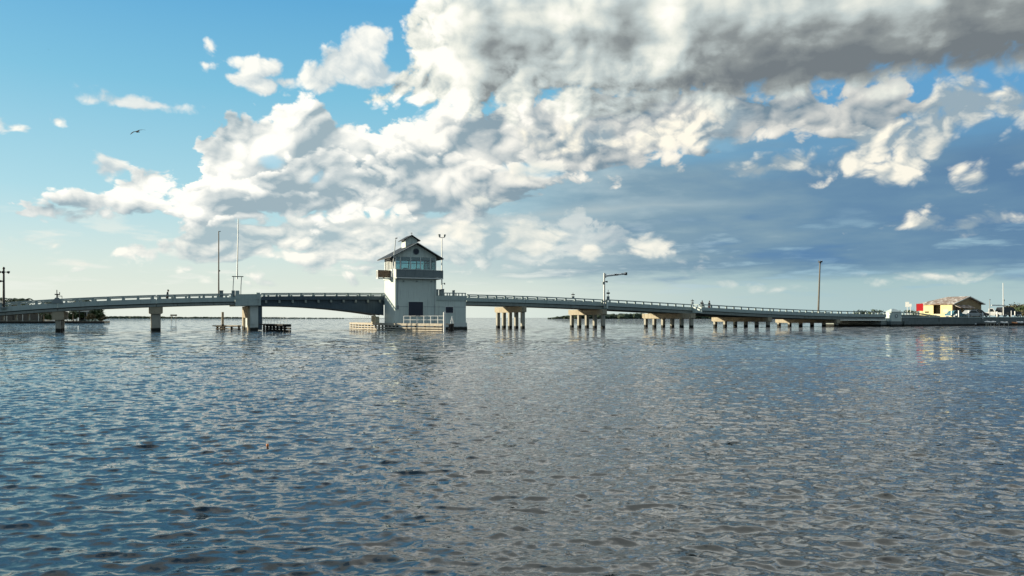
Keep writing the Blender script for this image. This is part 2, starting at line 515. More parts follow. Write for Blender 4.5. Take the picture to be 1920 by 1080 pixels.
def build_water():
    rng = np.random.default_rng(11)
    # rings: dense in front of the bank, stretching to the horizon
    r = [2.0]
    while r[-1] < 210:
        r.append(r[-1] + max(0.0165, r[-1] * 0.0037))
    while r[-1] < 16000:
        r.append(r[-1] * 1.22)
    r = np.array(r, dtype=np.float64)
    dense = np.linspace(R(90 - 41), R(90 + 41), 760)
    rest = np.linspace(R(90 + 41), R(90 - 41 + 360), 90)[1:-1]
    th = np.concatenate([dense, rest])
    nr, nt = len(r), len(th)
    RR, TT = np.meshgrid(r, th, indexing='ij')
    X = (RR * np.cos(TT)).astype(np.float32)
    Y = (RR * np.sin(TT)).astype(np.float32)
    Z = np.zeros_like(X)
    DX = np.zeros_like(X)
    DY = np.zeros_like(X)
    fr = RR.astype(np.float32)
    N = 220
    lam = np.exp(rng.uniform(math.log(0.040), math.log(0.95), N))
    for i in range(N):
        L = lam[i]
        spread = 0.5
        a = R(-84) + rng.normal(0, spread)
        kx, ky = math.cos(a) * 2 * PI / L, math.sin(a) * 2 * PI / L
        s = 0.0250 * (1.0 if L < 0.22 else (0.22 / L) ** 0.75) * (1.0 if L > 0.10 else (L / 0.10) ** 0.5)
        A = s * L / (2 * PI)
        k2 = math.hypot(kx, ky)
        fade = np.clip((L / (np.maximum(fr * 0.0037, 0.0165)) - 2.1) / 1.4, 0, 1)
        nz = fade > 0
        rows = nz.any(axis=1)
        ph = kx * X[rows] + ky * Y[rows] + rng.uniform(0, 6.28)
        f = fade[rows] * A
        Z[rows] += f * np.cos(ph)
        sn = f * np.sin(ph) * 1.15
        DX[rows] -= sn * (kx / k2)
        DY[rows] -= sn * (ky / k2)
    cx, cy = (X - 24) / 15, (Y - 34) / 17
    calm = 1 - 0.6 * np.clip((1.0 - np.sqrt(cx * cx + cy * cy)) / 0.45, 0, 1)
    Z *= calm; DX *= calm; DY *= calm
    back = (np.sin(TT) < 0.62)            # only the water in view needs the chop
    Z[back] *= 0.0
    co = np.stack([X + DX * 1.0, Y + DY * 1.0, Z], -1).reshape(-1, 3)
    i = np.arange(nr - 1)[:, None]
    j = np.arange(nt)[None, :]
    j2 = (j + 1) % nt
    quads = np.stack([i * nt + j, (i + 1) * nt + j, (i + 1) * nt + j2, i * nt + j2], -1).reshape(-1, 4)
    me = bpy.data.meshes.new('water')
    me.vertices.add(len(co))
    me.vertices.foreach_set('co', co.astype(np.float32).ravel())
    me.loops.add(quads.size)
    me.loops.foreach_set('vertex_index', quads[:, ::-1].astype(np.int32).ravel())
    me.polygons.add(len(quads))
    me.polygons.foreach_set('loop_start', np.arange(0, quads.size, 4, dtype=np.int32))
    me.polygons.foreach_set('loop_total', np.full(len(quads), 4, dtype=np.int32))
    me.polygons.foreach_set('use_smooth', np.ones(len(quads), dtype=bool))
    me.update(calc_edges=True)
    me.materials.append(water_material())
    o = bpy.data.objects.new('water', me)
    COL.objects.link(o)
    # face winding check: make normals point up
    if me.polygons[0].normal.z < 0:
        me.flip_normals()
    tag(o, 'choppy blue grey bay water stretching from the foreground to the horizon', 'water', kind='structure')
    print('water', len(co))


build_water()

# ------------------------------------------------------------------ mesh builder
class MB:
    def __init__(self):
        self.v, self.f = [], []

    def add(self, pts, faces):
        o = len(self.v)
        self.v += [tuple(p) for p in pts]
        self.f += [tuple(o + i for i in f) for f in faces]
        return self

    def hexa(self, p):                       # 4 bottom + 4 top, same order
        return self.add(p, [(0, 3, 2, 1), (4, 5, 6, 7), (0, 1, 5, 4), (1, 2, 6, 5), (2, 3, 7, 6), (3, 0, 4, 7)])

    def box(self, x0, x1, y0, y1, z0, z1):
        return self.hexa([(x0, y0, z0), (x1, y0, z0), (x1, y1, z0), (x0, y1, z0),
                          (x0, y0, z1), (x1, y0, z1), (x1, y1, z1), (x0, y1, z1)])

    def bar(self, a, b, w, h=None):          # square bar between two points
        h = h or w
        a, b = Vector(a), Vector(b)
        d = (b - a).normalized()
        s = d.cross(Vector((0, 0, 1)))
        if s.length < 1e-3: s = Vector((1, 0, 0))
        s.normalize()
        q = s.cross(d).normalized()
        s *= w / 2; q *= h / 2
        return self.hexa([a - s - q, a + s - q, a + s + q, a - s + q, b - s - q, b + s - q, b + s + q, b - s + q])

    def tube(self, a, b, r0, r1=None, n=8, caps=True):
        r1 = r0 if r1 is None else r1
        a, b = Vector(a), Vector(b)
        d = (b - a).normalized()
        s = d.cross(Vector((0, 0, 1)))
        if s.length < 1e-3: s = Vector((1, 0, 0))
        s.normalize()
        q = s.cross(d).normalized()
        pts = []
        for c, r in ((a, r0), (b, r1)):
            for i in range(n):
                t = 2 * PI * i / n
                pts.append(c + s * (r * math.cos(t)) + q * (r * math.sin(t)))
        fs = [(i, (i + 1) % n, n + (i + 1) % n, n + i) for i in range(n)]
        if caps: fs += [tuple(range(n - 1, -1, -1)), tuple(range(n, 2 * n))]
        return self.add(pts, fs)

    def rings(self, rings, caps=True):       # loft through rings of equal length
        n = len(rings[0])
        pts = [p for r in rings for p in r]
        fs = []
        for k in range(len(rings) - 1):
            for i in range(n):
                fs.append((k * n + i, k * n + (i + 1) % n, (k + 1) * n + (i + 1) % n, (k + 1) * n + i))
        if caps:
            fs += [tuple(range(n - 1, -1, -1)), tuple(range((len(rings) - 1) * n, len(rings) * n))]
        return self.add(pts, fs)

    def ell(self, c, r, nu=10, nv=7, rot=None, jit=0.0, rnd=None):
        c = Vector(c)
        pts = []
        for j in range(nv + 1):
            ph = PI * j / nv
            for i in range(nu):
                t = 2 * PI * i / nu
                p = Vector((r[0] * math.sin(ph) * math.cos(t), r[1] * math.sin(ph) * math.sin(t), r[2] * math.cos(ph)))
                if jit: p *= 1 + (rnd or random).uniform(-jit, jit)
                if rot: p = rot @ p
                pts.append(c + p)
        fs = []
        for j in range(nv):
            for i in range(nu):
                fs.append((j * nu + i, (j + 1) * nu + i, (j + 1) * nu + (i + 1) % nu, j * nu + (i + 1) % nu))
        return self.add(pts, fs)

    def extr(self, poly, vec):               # prism of a 3-D polygon along vec
        n = len(poly)
        vec = Vector(vec)
        pts = [Vector(p) for p in poly] + [Vector(p) + vec for p in poly]
        return self.add(pts, [tuple(range(n - 1, -1, -1)), tuple(range(n, 2 * n))] + [(i, (i + 1) % n, n + (i + 1) % n, n + i) for i in range(n)])

    def quad(self, a, b, c, d):
        return self.add([a, b, c, d], [(0, 1, 2, 3)])

    def mesh(self, name, mat, smooth=False):
        me = bpy.data.meshes.new(name)
        me.from_pydata([tuple(p) for p in self.v], [], self.f)
        bm = bmesh.new()
        bm.from_mesh(me)
        if not getattr(self, 'loose', False):
            bmesh.ops.remove_doubles(bm, verts=bm.verts, dist=1e-5)
            bmesh.ops.recalc_face_normals(bm, faces=bm.faces)
        bm.to_mesh(me)
        bm.free()
        if smooth:
            for p in me.polygons: p.use_smooth = True
        if mat: me.materials.append(mat)
        return me

    def build(self, name, mat, parent=None, smooth=False, loc=None, rz=None):
        o = bpy.data.objects.new(name, self.mesh(name, mat, smooth))
        COL.objects.link(o)
        if parent: o.parent = parent
        if loc is not None: o.location = loc
        if rz is not None: o.rotation_euler = (0, 0, rz)
        return o


def put_mesh(name, me, parent=None, loc=(0, 0, 0), rz=0.0):
    o = bpy.data.objects.new(name, me)
    COL.objects.link(o)
    if parent: o.parent = parent
    o.location = loc
    o.rotation_euler = (0, 0, rz)
    return o


# ------------------------------------------------------------------ materials
def pm(name, col, rough=0.75, var=0.18, scale=1.2, streak=0.0, dirt=None, dirt_at=0.58, metal=0.0, bump=0.0, tide=False):
    """painted or raw surface with blotches, rain streaks and a dirt colour in patches of their own"""
    m = bpy.data.materials.new(name)
    m.use_nodes = True
    n = NT(m.node_tree)
    b = m.node_tree.nodes['Principled BSDF']
    g = n.node('ShaderNodeNewGeometry')
    sp = n.node('ShaderNodeSeparateXYZ')
    m.node_tree.links.new(g.outputs['Position'], sp.inputs[0])
    X, Y, Z = (V(n, s) for s in sp.outputs)
    pos = n.vec(X, Y, Z)
    blot = n.noise(pos, scale, 5.0, 0.6)
    k = 1.0 + (blot - 0.5) * (2.0 * var)
    if streak:
        st = n.noise(n.vec(X * 5.0, Y * 5.0, Z * 0.35), 1.0, 4.0, 0.6)
        k = k - n.smooth(st, 0.5, 0.72) * streak
    c = n.mix(1.0, (0, 0, 0, 1), (*col, 1))
    sc = n.node('ShaderNodeVectorMath', operation='SCALE')
    m.node_tree.links.new(c, sc.inputs[0])
    n.put(sc.inputs['Scale'], k)
    out = sc.outputs[0]
    if dirt:
        dn = n.noise(n.vec(X * 1.7, Y * 1.7, Z * 0.8 + 3.0), scale * 0.9, 6.0, 0.65)
        out = n.mix(n.smooth(dn, dirt_at, dirt_at + 0.14) * 0.8, out, (*dirt, 1))
    if tide:                               # wet, weed-grown band just above the water
        tn = n.noise(n.vec(X * 2.0, Y * 2.0, 0.0), 1.0, 3.0, 0.6)
        out = n.mix(n.smooth(Z + (tn - 0.5) * 0.25, 0.46, 0.28), out, (0.016, 0.017, 0.014, 1))
    m.node_tree.links.new(out, b.inputs['Base Color'])
    b.inputs['Roughness'].default_value = rough
    b.inputs['Metallic'].default_value = metal
    if bump:
        bp = n.node('ShaderNodeBump')
        bp.inputs['Strength'].default_value = 0.6
        bp.inputs['Distance'].default_value = bump
        n.put(bp.inputs['Height'], n.noise(pos, scale * 6, 4.0, 0.6))
        m.node_tree.links.new(bp.outputs[0], b.inputs['Normal'])
    return m


M = {}
M['parapet'] = pm('painted_parapet', (0.43, 0.51, 0.49), 0.7, 0.16, 1.1, 0.18, (0.26, 0.28, 0.25), 0.60)
M['rail'] = pm('painted_rail', (0.36, 0.43, 0.42), 0.65, 0.16, 1.5, 0.1, (0.22, 0.23, 0.2), 0.6)
M['girder'] = pm('concrete_girder', (0.30, 0.33, 0.31), 0.8, 0.25, 0.9, 0.25, (0.15, 0.13, 0.10), 0.58)
M['cap'] = pm('tan_concrete', (0.42, 0.36, 0.26), 0.85, 0.3, 1.3, 0.3, (0.20, 0.15, 0.09), 0.55)
M['pile'] = pm('pile_concrete', (0.40, 0.38, 0.32), 0.85, 0.25, 1.5, 0.25, (0.20, 0.18, 0.14), 0.6, tide=True)
M['tower'] = pm('tower_paint', (0.64, 0.71, 0.66), 0.65, 0.10, 0.5, 0.22, (0.50, 0.52, 0.47), 0.66)
M['tower_base'] = pm('tower_paint_at_water', (0.62, 0.66, 0.63), 0.7, 0.1, 0.7, 0.14, (0.40, 0.42, 0.38), 0.64, tide=True)
M['trim'] = pm('white_trim', (0.74, 0.76, 0.73), 0.5, 0.05, 1.5)
M['roof'] = pm('dark_roof', (0.022, 0.024, 0.026), 0.7, 0.3, 2.0)
M['steel'] = pm('blue_green_steel', (0.060, 0.095, 0.125), 0.5, 0.3, 1.0, 0.3, (0.05, 0.04, 0.035), 0.62)
M['navy'] = pm('navy_louvre', (0.012, 0.020, 0.045), 0.4, 0.2, 2.0)
M['black'] = pm('black_paint', (0.014, 0.015, 0.017), 0.5, 0.2, 3.0)
M['galv'] = pm('galvanised_steel', (0.42, 0.44, 0.44), 0.45, 0.12, 3.0, metal=0.3)
M['weathered'] = pm('weathered_timber_pole', (0.20, 0.18, 0.15), 0.8, 0.3, 2.0, 0.3)
M['grey_box'] = pm('grey_cabinet', (0.20, 0.24, 0.25), 0.6, 0.15, 3.0)
M['brown_rail'] = pm('brown_balcony_boards', (0.17, 0.11, 0.07), 0.75, 0.25, 3.0)
M['timber'] = pm('pale_timber', (0.50, 0.44, 0.35), 0.85, 0.3, 3.0, 0.3, (0.12, 0.09, 0.06), 0.58)
M['dark_timber'] = pm('tarred_and_shaded_timber', (0.035, 0.030, 0.026), 0.85, 0.4, 3.0)
M['asphalt'] = pm('asphalt', (0.05, 0.05, 0.05), 0.9, 0.2, 2.0)
M['seawall'] = pm('seawall_concrete', (0.17, 0.20, 0.20), 0.85, 0.25, 0.8, 0.35, (0.07, 0.08, 0.075), 0.57, tide=True)
M['dark_wall'] = pm('dark_bulkhead', (0.075, 0.060, 0.048), 0.9, 0.3, 0.8, 0.3, tide=True)
M['land'] = pm('sandy_ground', (0.24, 0.21, 0.15), 0.95, 0.3, 0.5)
M['grass'] = pm('rough_grass', (0.06, 0.09, 0.03), 0.95, 0.3, 0.7)
M['yellow'] = pm('yellow_wall', (0.74, 0.64, 0.33), 0.75, 0.12, 1.2, 0.16, (0.58, 0.46, 0.2), 0.64)
M['cream'] = pm('cream_boards', (0.66, 0.60, 0.44), 0.7, 0.1, 1.5, 0.1)
M['tan_wall'] = pm('tan_gable_boards', (0.34, 0.25, 0.14), 0.8, 0.25, 1.2, 0.2)
M['shingle'] = pm('worn_shingles', (0.25, 0.18, 0.14), 0.85, 0.35, 0.9, 0.0, (0.72, 0.68, 0.62), 0.47)
M['white'] = pm('white_gloss', (0.80, 0.80, 0.78), 0.35, 0.04, 2.0)
M['red'] = pm('red_panel', (0.62, 0.015, 0.020), 0.5, 0.1, 2.0)
M['tyre'] = pm('rubber', (0.015, 0.015, 0.015), 0.9, 0.2, 4.0)
M['dark_car'] = pm('dark_car_paint', (0.016, 0.018, 0.022), 0.25, 0.1, 2.0)
M['teal_car'] = pm('teal_car_paint', (0.05, 0.16, 0.20), 0.3, 0.1, 2.0)
M['silver_car'] = pm('silver_car_paint', (0.35, 0.36, 0.36), 0.3, 0.1, 2.0)
M['auto_glass'] = pm('car_glass', (0.012, 0.016, 0.018), 0.08, 0.1, 2.0)
M['leaf'] = pm('leaf_green', (0.055, 0.085, 0.028), 0.7, 0.5, 1.4)
M['leaf_far'] = pm('mangrove_green', (0.050, 0.075, 0.040), 0.8, 0.5, 0.08)
M['leaf_dry'] = pm('dry_scrub', (0.15, 0.13, 0.07), 0.8, 0.4, 1.4)
M['palm_leaf'] = pm('palm_green', (0.045, 0.070, 0.022), 0.6, 0.4, 2.0)
M['bark'] = pm('bark', (0.12, 0.10, 0.075), 0.9, 0.3, 3.0)
M['skin'] = pm('skin', (0.30, 0.17, 0.11), 0.6, 0.05, 5.0)
M['hair'] = pm('dark_hair', (0.015, 0.012, 0.010), 0.7, 0.1, 5.0)
M['cloth_dark'] = pm('dark_clothing', (0.020, 0.024, 0.032), 0.9, 0.15, 6.0)
M['cloth_grey'] = pm('grey_clothing', (0.10, 0.10, 0.11), 0.9, 0.15, 6.0)
M['cloth_red'] = pm('faded_red_clothing', (0.28, 0.09, 0.08), 0.9, 0.15, 6.0)
M['feather'] = pm('dark_feathers', (0.018, 0.016, 0.015), 0.8, 0.3, 3.0)
M['pale_green_wall'] = pm('pale_green_wall', (0.30, 0.38, 0.34), 0.8, 0.15, 1.0)
M['island_wall'] = pm('island_house_wall', (0.28, 0.26, 0.21), 0.8, 0.15, 1.0)
M['orange'] = pm('orange_float', (0.75, 0.25, 0.06), 0.5, 0.1, 5.0)


def glass_material():
    m = bpy.data.materials.new('window_glass')
    m.use_nodes = True
    t = m.node_tree
    t.nodes.clear()
    n = NT(t)
    out = n.node('ShaderNodeOutputMaterial')
    tr = n.node('ShaderNodeBsdfTransparent')
    tr.inputs['Color'].default_value = (0.62, 0.78, 0.80, 1)
    gl = n.node('ShaderNodeBsdfGlossy')
    gl.inputs['Roughness'].default_value = 0.03
    gl.inputs['Color'].default_value = (0.9, 0.95, 1, 1)
    fr = n.node('ShaderNodeFresnel')
    fr.inputs['IOR'].default_value = 1.9
    mx = n.node('ShaderNodeMixShader')
    t.links.new(fr.outputs[0], mx.inputs[0])
    t.links.new(tr.outputs[0], mx.inputs[1])
    t.links.new(gl.outputs[0], mx.inputs[2])
    t.links.new(mx.outputs[0], out.inputs['Surface'])
    return m


M['glass'] = glass_material()

# ------------------------------------------------------------------ bridge frame: u runs along the bridge (right and away), n across it (away)
PHI = R(26)
CU, SU = math.cos(PHI), math.sin(PHI)
D0 = 101.0            # distance of the near edge line from the camera, measured square to the bridge
W1, W2 = -0.9, -3.1   # the walkway widens twice towards the right bank
FAR0, FAR1, FAR2 = 7.0, 7.8, 9.9


def depth(px, w=0.0):
    k = (px - 960) / F
    return (D0 + w) / (CU - SU * k)


def S(px, w=0.0):                         # position along the bridge of something seen at column px
    k = (px - 960) / F
    return depth(px, w) * (CU * k + SU)


def ZP(px, py, w=0.0):                    # height of something seen at row py there
    return CAMH + (HZ - py) * depth(px, w) / F


def B(s, w, z=0.0):
    d = D0 + w
    return Vector((s * CU - d * SU, s * SU + d * CU, z))


S_A, S_B = S(1134, 0), S(1300, W1)


def wnear(s): return 0.0 if s < S_A else (W1 if s < S_B else W2)
def wfar(s): return FAR0 if s < S_A else (FAR1 if s < S_B else FAR2)


_top = [(-60, 574), (0, 569.5), (108, 562), (200, 557.3), (293, 553.6), (380, 551.8), (468, 550.6), (560, 549.6), (640, 549.1), (720, 549.1), (800, 549.8), (875, 551.4),
        (985, 554.8), (1060, 557.9), (1130, 561.2), (1220, 566.4), (1296, 570.6), (1375, 574.4), (1447, 577.5), (1510, 580.2), (1575, 582.6), (1662, 585.0), (1740, 586.6)]
_s, _z = [], []
for _px, _py in _top:
    _w = 0.0 if _px < 1134 else (W1 if _px < 1300 else W2)
    _s.append(S(_px, _w))
    _z.append(ZP(_px, _py - (1.5 if _px < 420 else 0.0), _w))
_s = np.array(_s)
_fit = np.polynomial.Polynomial.fit(_s, np.array(_z), 6)


def zr(s): return float(_fit(s))          # top of the hand rail


BR = empty  # alias for readability


def at(name, s, w, z=0.0):                # an Empty at the base of a bridge-aligned thing
    return empty(name, B(s, w, z), PHI)


def sweep(mb, s0, s1, w0, w1, dt, db, org, step=1.6, zt=None, zb=None):
    """bar following the bridge's profile; dt/db are offsets from the rail top"""
    n = max(1, int(math.ceil((s1 - s0) / step)))
    rings = []
    for i in range(n + 1):
        s = s0 + (s1 - s0) * i / n
        a = (zt(s) if zt else zr(s) + dt) - org[2]
        b = (zb(s) if zb else zr(s) + db) - org[2]
        rings.append([(s - org[0], w0 - org[1], b), (s - org[0], w1 - org[1], b), (s - org[0], w1 - org[1], a), (s - org[0], w0 - org[1], a)])
    mb.rings(rings)
    return mb


_post = {}


def post_mesh(h):
    k = round(h, 2)
    if k not in _post:
        m = MB()
        m.hexa([(-0.16, 0.03, 0), (0.16, 0.03, 0), (0.16, 0.22, 0), (-0.16, 0.22, 0), (-0.11, 0.03, k), (0.11, 0.03, k), (0.11, 0.18, k), (-0.11, 0.18, k)])
        _post[k] = m.mesh('post', M['rail'])
    return _post[k]


def railing(root, org, s0, s1, w, side, spacing=1.55, off=0.35):
    """rail beam on posts above the parapet; side -1 near, +1 far"""
    m = MB()
    wa, wb = (w, w + 0.24) if side < 0 else (w - 0.24, w)
    sweep(m, s0, s1, wa, wb, 0.0, -0.15, org)
    rail = m.build('hand_rail', M['rail'], root)
    n = max(1, int(round((s1 - s0 - 2 * off) / spacing)))
    for i in range(n + 1):
        s = s0 + off + (s1 - s0 - 2 * off) * i / n
        put_mesh('post', post_mesh(0.34), root, (s - org[0], (w if side < 0 else w - 0.24) - org[1], zr(s) - 0.475 - org[2]))
    return rail


def deck_span(name, s0, s1, label, girder_depth=0.42, brackets=0):
    wn, wf = wnear((s0 + s1) / 2), wfar((s0 + s1) / 2)
    g = 0.03
    s0, s1 = s0 + g, s1 - g
    org = (s0, wn, zr(s0) - 1.4)
    root = at(name, *org)
    tag(root, label, 'bridge span', 'approach spans of the drawbridge')
    for (a, b) in ((wn, wn + 0.22), (wf - 0.22, wf)):
        m = MB()
        sweep(m, s0, s1, a, b, -0.47, -1.02, org)
        m.build('parapet', M['parapet'], root)
    m = MB()
    sweep(m, s0, s1, wn + 0.22, wf - 0.22, -1.02, -1.12, org)
    m.build('deck_slab', M['asphalt'], root)
    nb = 5
    for i in range(nb):
        m = MB()
        a = wn + 0.16 + (wf - wn - 0.72) * i / (nb - 1)
        sweep(m, s0, s1, a, a + 0.40, -1.122, -1.10 - girder_depth, org)
        m.build('girder', M['girder'], root)
    railing(root, org, s0, s1, wn, -1)
    railing(root, org, s0, s1, wf, 1)
    return root


def pier_bent(name, px, w_end, length, cap_u, cap_h, piles, pile_w, label, group, cap_mat='cap', z_under=None, rake=0.0, drop=1.54):
    """pile bent: a cap beam across the bridge on a row of square piles"""
    s = S(px, w_end)
    zt = (zr(s) - drop) if z_under is None else z_under
    root = at(name, s, w_end, 0.0)
    tag(root, label, 'bridge pier', group)
    m = MB()
    h = cap_u / 2
    c = min(0.5, cap_h * 0.5)
    prof = [(0, zt), (length, zt), (length, zt - cap_h + c * 0.3), (length - c, zt - cap_h), (c * 0.6, zt - cap_h), (0, zt - cap_h + c * 0.2)]
    m.extr([(-h, y, z) for y, z in prof], (2 * h, 0, 0))
    m.build('cap_beam', M[cap_mat], root)
    pm_ = MB()
    q = pile_w / 2
    pm_.hexa([(-q, -q, -1.5), (q, -q, -1.5), (q, q, -1.5), (-q, q, -1.5), (-q, -q, zt - cap_h - 0.005), (q, -q, zt - cap_h - 0.005), (q, q, zt - cap_h - 0.005), (-q, q, zt - cap_h - 0.005)])
    me = pm_.mesh('pile', M['pile'])
    for i in range(piles):
        y = 0.5 + (length - 1.0) * i / max(1, piles - 1)
        put_mesh('pile', me, root, (0, y, 0))
    return root


# ---- approach spans, one thing each
SB0, SB1 = S(441), S(489)                 # bascule pier deck
ST0, ST1 = S(721), S(875)                 # tower and machine room
cuts_left = [S(-75), S(108), S(293), SB0]
labs = ['concrete approach span running off the left edge of the picture', 'concrete span between the two slim piers nearest the left edge',
        'concrete span ending at the thick pier under the raised barrier arm']
for i in range(3):
    deck_span('bridge_span', cuts_left[i], cuts_left[i + 1], labs[i], 0.30)
cuts = [ST1, S(985), S_A]
labs = ['concrete span starting at the machine room beside the tower', 'concrete span ending at the signal mast with a cantilever arm']
for i in range(2):
    deck_span('bridge_span', cuts[i], cuts[i + 1], labs[i])
deck_span('bridge_span', S_A, S_B, 'concrete span between the signal mast and the sunlit walkway step by the lamp')
cr = [S_B, S(1447, W2), S(1575, W2), S(1662, W2)]
labs = ['wider concrete span carrying the two people right of the walkway step', 'low wide concrete span under the leaning lamp post', 'lowest concrete span ending at the gabled end pillar']
for i in range(3):
    deck_span('bridge_span', cr[i], cr[i + 1], labs[i])

# ---- pile bents
GP = 'piers under the approach spans'
for px, lab in ((108, 'slim single column pier nearest the left edge of the picture'), (293, 'slim pier with a brown cap under the lone walker on the left spans')):
    s = S(px)
    root = at('bridge_pier', s, 0.0, 0.0)
    tag(root, lab, 'bridge pier', GP)
    zt = zr(s) - 1.42
    m = MB()
    zc = zt - (0.82 if px > 200 else 0.95)
    ch = 0.72 if px > 200 else 0.60
    m.extr([(-ch, 0.25, zt), (ch, 0.25, zt), (ch, 0.25, zc + 0.12), (ch - 0.1, 0.25, zc), (0.1 - ch, 0.25, zc), (-ch, 0.25, zc + 0.12)], (0, 6.4, 0))
    m.build('cap_beam', M['cap'], root)
    m = MB()
    hw = 0.50 if px > 200 else 0.25
    m.box(-hw, hw, 0.0, 1.0, -1.5, zc - 0.005)
    me = m.mesh('column', M['pile'])
    for y in (0.5, 2.9, 5.3):
        put_mesh('column', me, root, (0, y, 0))
pier_bent('pile_bent', 983, 0.15, 9.6, 0.75, 0.86, 5, 0.50, 'pile bent of five square piles nearest right of the machine room', GP)
pier_bent('pile_bent', 1134, W1 + 0.1, 10.4, 0.8, 0.84, 5, 0.50, 'pile bent of five piles below the signal mast', GP)
pier_bent('pile_bent', 1300, W2 + 0.1, 13.2, 0.9, 0.84, 6, 0.50, 'wide pile bent with a sunlit end below the walkway step', GP)
pier_bent('pile_bent', 1444, W2 + 0.1, 14.2, 0.9, 0.78, 6, 0.50, 'low wide pile bent second from the right bank', GP)
pier_bent('pile_bent', 1572, W2 + 0.1, 14.6, 0.9, 0.66, 6, 0.50, 'lowest pile bent, nearly touching the water under the leaning lamp', GP)

# ---- bascule pier with its deck block
root = at('bascule_pier', SB0, 0.0, 0.0)
tag(root, 'thick recessed concrete pier under the raised barrier arm, left of the moving span', 'bridge pier')
org = (SB0, 0.0, 0.0)
Lb = SB1 - SB0
m = MB()
sweep(m, SB0 + 0.02, SB1, -0.12, 7.1, -0.78, -1.56, org)
m.build('deck_block', M['parapet'], root)
for a, b_ in ((-0.12, 0.14), (6.84, 7.1)):
    m = MB()
    sweep(m, SB0 + 0.02, SB1, a, b_, -0.12, -0.775, org)
    m.build('parapet', M['parapet'], root)
for a, b_, t_ in ((0.05, 0.48, 0.34), (Lb - 0.55, Lb - 0.1, 0.12)):
    m = MB()
    m.box(a, b_, -0.16, 0.30, zr(SB0) - 0.775, zr(SB0) + t_)
    m.build('pedestal', M['parapet'], root)
ztop = zr(SB0) - 1.565
sx0, sx1 = S(465.5, 0.4) - SB0, S(484, 0.4) - SB0
m = MB()      # body with a portal of pilasters on its long side
m.box(sx0 + 0.22, sx1, 0.40, 6.6, -1.5, ztop)
m.build('pier_wall', M['tower_base'], root)
m = MB()
m.box(sx0, sx0 + 0.22, 0.40, 1.5, -1.5, ztop)
m.box(sx0, sx0 + 0.22, 5.4, 6.6, -1.5, ztop)
m.box(sx0 + 0.01, sx0 + 0.22, 1.5, 5.4, ztop - 1.45, ztop)
m.build('pilaster', M['cap'], root)
m = MB()
m.box(sx0 + 0.35, sx1 - 0.35, 0.28, 0.40, 0.8, ztop - 1.25)
m.build('front_panel', M['tower_base'], root)
m = MB()
m.box(sx1, sx1 + 0.5, 0.5, 6.5, ztop - 3.0, ztop)
m.box(sx1 + 0.02, sx1 + 0.35, 0.9, 6.0, 0.4, ztop - 3.005)
m.build('bearing_frame', M['steel'], root)

# ---- bascule leaf (the moving span)
s0, s1 = SB1 + 0.06, ST0 - 0.02
org = (s0, 0.0, zr(s0) - 1.4)
root = at('bascule_leaf', *org)
tag(root, 'moving bridge span on dark blue arched steel girders left of the tower', 'bridge span')
for a, b_ in ((0.0, 0.16), (6.84, 7.0)):
    m = MB()
    sweep(m, s0, s1, a, b_, -0.42, -0.92, org)
    m.build('parapet', M['steel'], root)
m = MB()
sweep(m, s0, s1, 0.16, 6.84, -0.80, -0.95, org)
m.build('deck_slab', M['asphalt'], root)
m = MB()


def zlow(s):
    t = (s - s0) / (s1 - s0)
    px = 489 + 232 * t
    row = 573.0 + 17.5 * max(0.0, (t - 0.10) / 0.90) ** 1.75
    return ZP(px, row, 0.5)


for a in (0.34, 2.3, 4.4, 6.3):
    m = MB()
    sweep(m, s0, s1, a, a + 0.28, -0.95, 0, org, zb=zlow)
    sweep(m, s0, s1, a - 0.10, a + 0.38, 0, 0, org, zt=lambda s: zlow(s) + 0.001, zb=lambda s: zlow(s) - 0.06)
    m.build('girder', M['steel'], root)
for i in range(10):
    s = s0 + 0.6 + (s1 - s0 - 1.2) * i / 9
    m = MB()
    m.box(s - s0 - 0.12, s - s0 + 0.12, 0.02, 0.33, zr(s) - 1.28 - org[2], zr(s) - 0.921 - org[2])
    m.build('bracket', M['girder'], root)
for i in range(7):
    s = s0 + 1.0 + (s1 - s0 - 2.0) * i / 6
    m = MB()
    m.box(s - s0 - 0.08, s - s0 + 0.08, 0.63, 6.28, zlow(s) + 0.15 - org[2], zr(s) - 0.96 - org[2])
    m.build('cross_frame', M['steel'], root)
railing(root, org, s0, s1, 0.0, -1)
railing(root, org, s0, s1, 7.0, 1)

# ---- deck behind the tower
s0, s1 = ST0 + 0.02, ST1 - 0.02
org = (s0, 0.0, zr(s0) - 1.4)
root = at('tower_deck', *org)
tag(root, 'short roadway deck passing behind the white control tower', 'bridge span')
m = MB()
sweep(m, s0, s1, 0.02, 7.0, -1.0, -1.5, org)
m.build('deck_slab', M['girder'], root)
m = MB()
sweep(m, s0, s1, 6.8, 7.0, -0.47, -0.995, org)
m.build('parapet', M['parapet'], root)
railing(root, org, s0, s1, 7.0, 1)

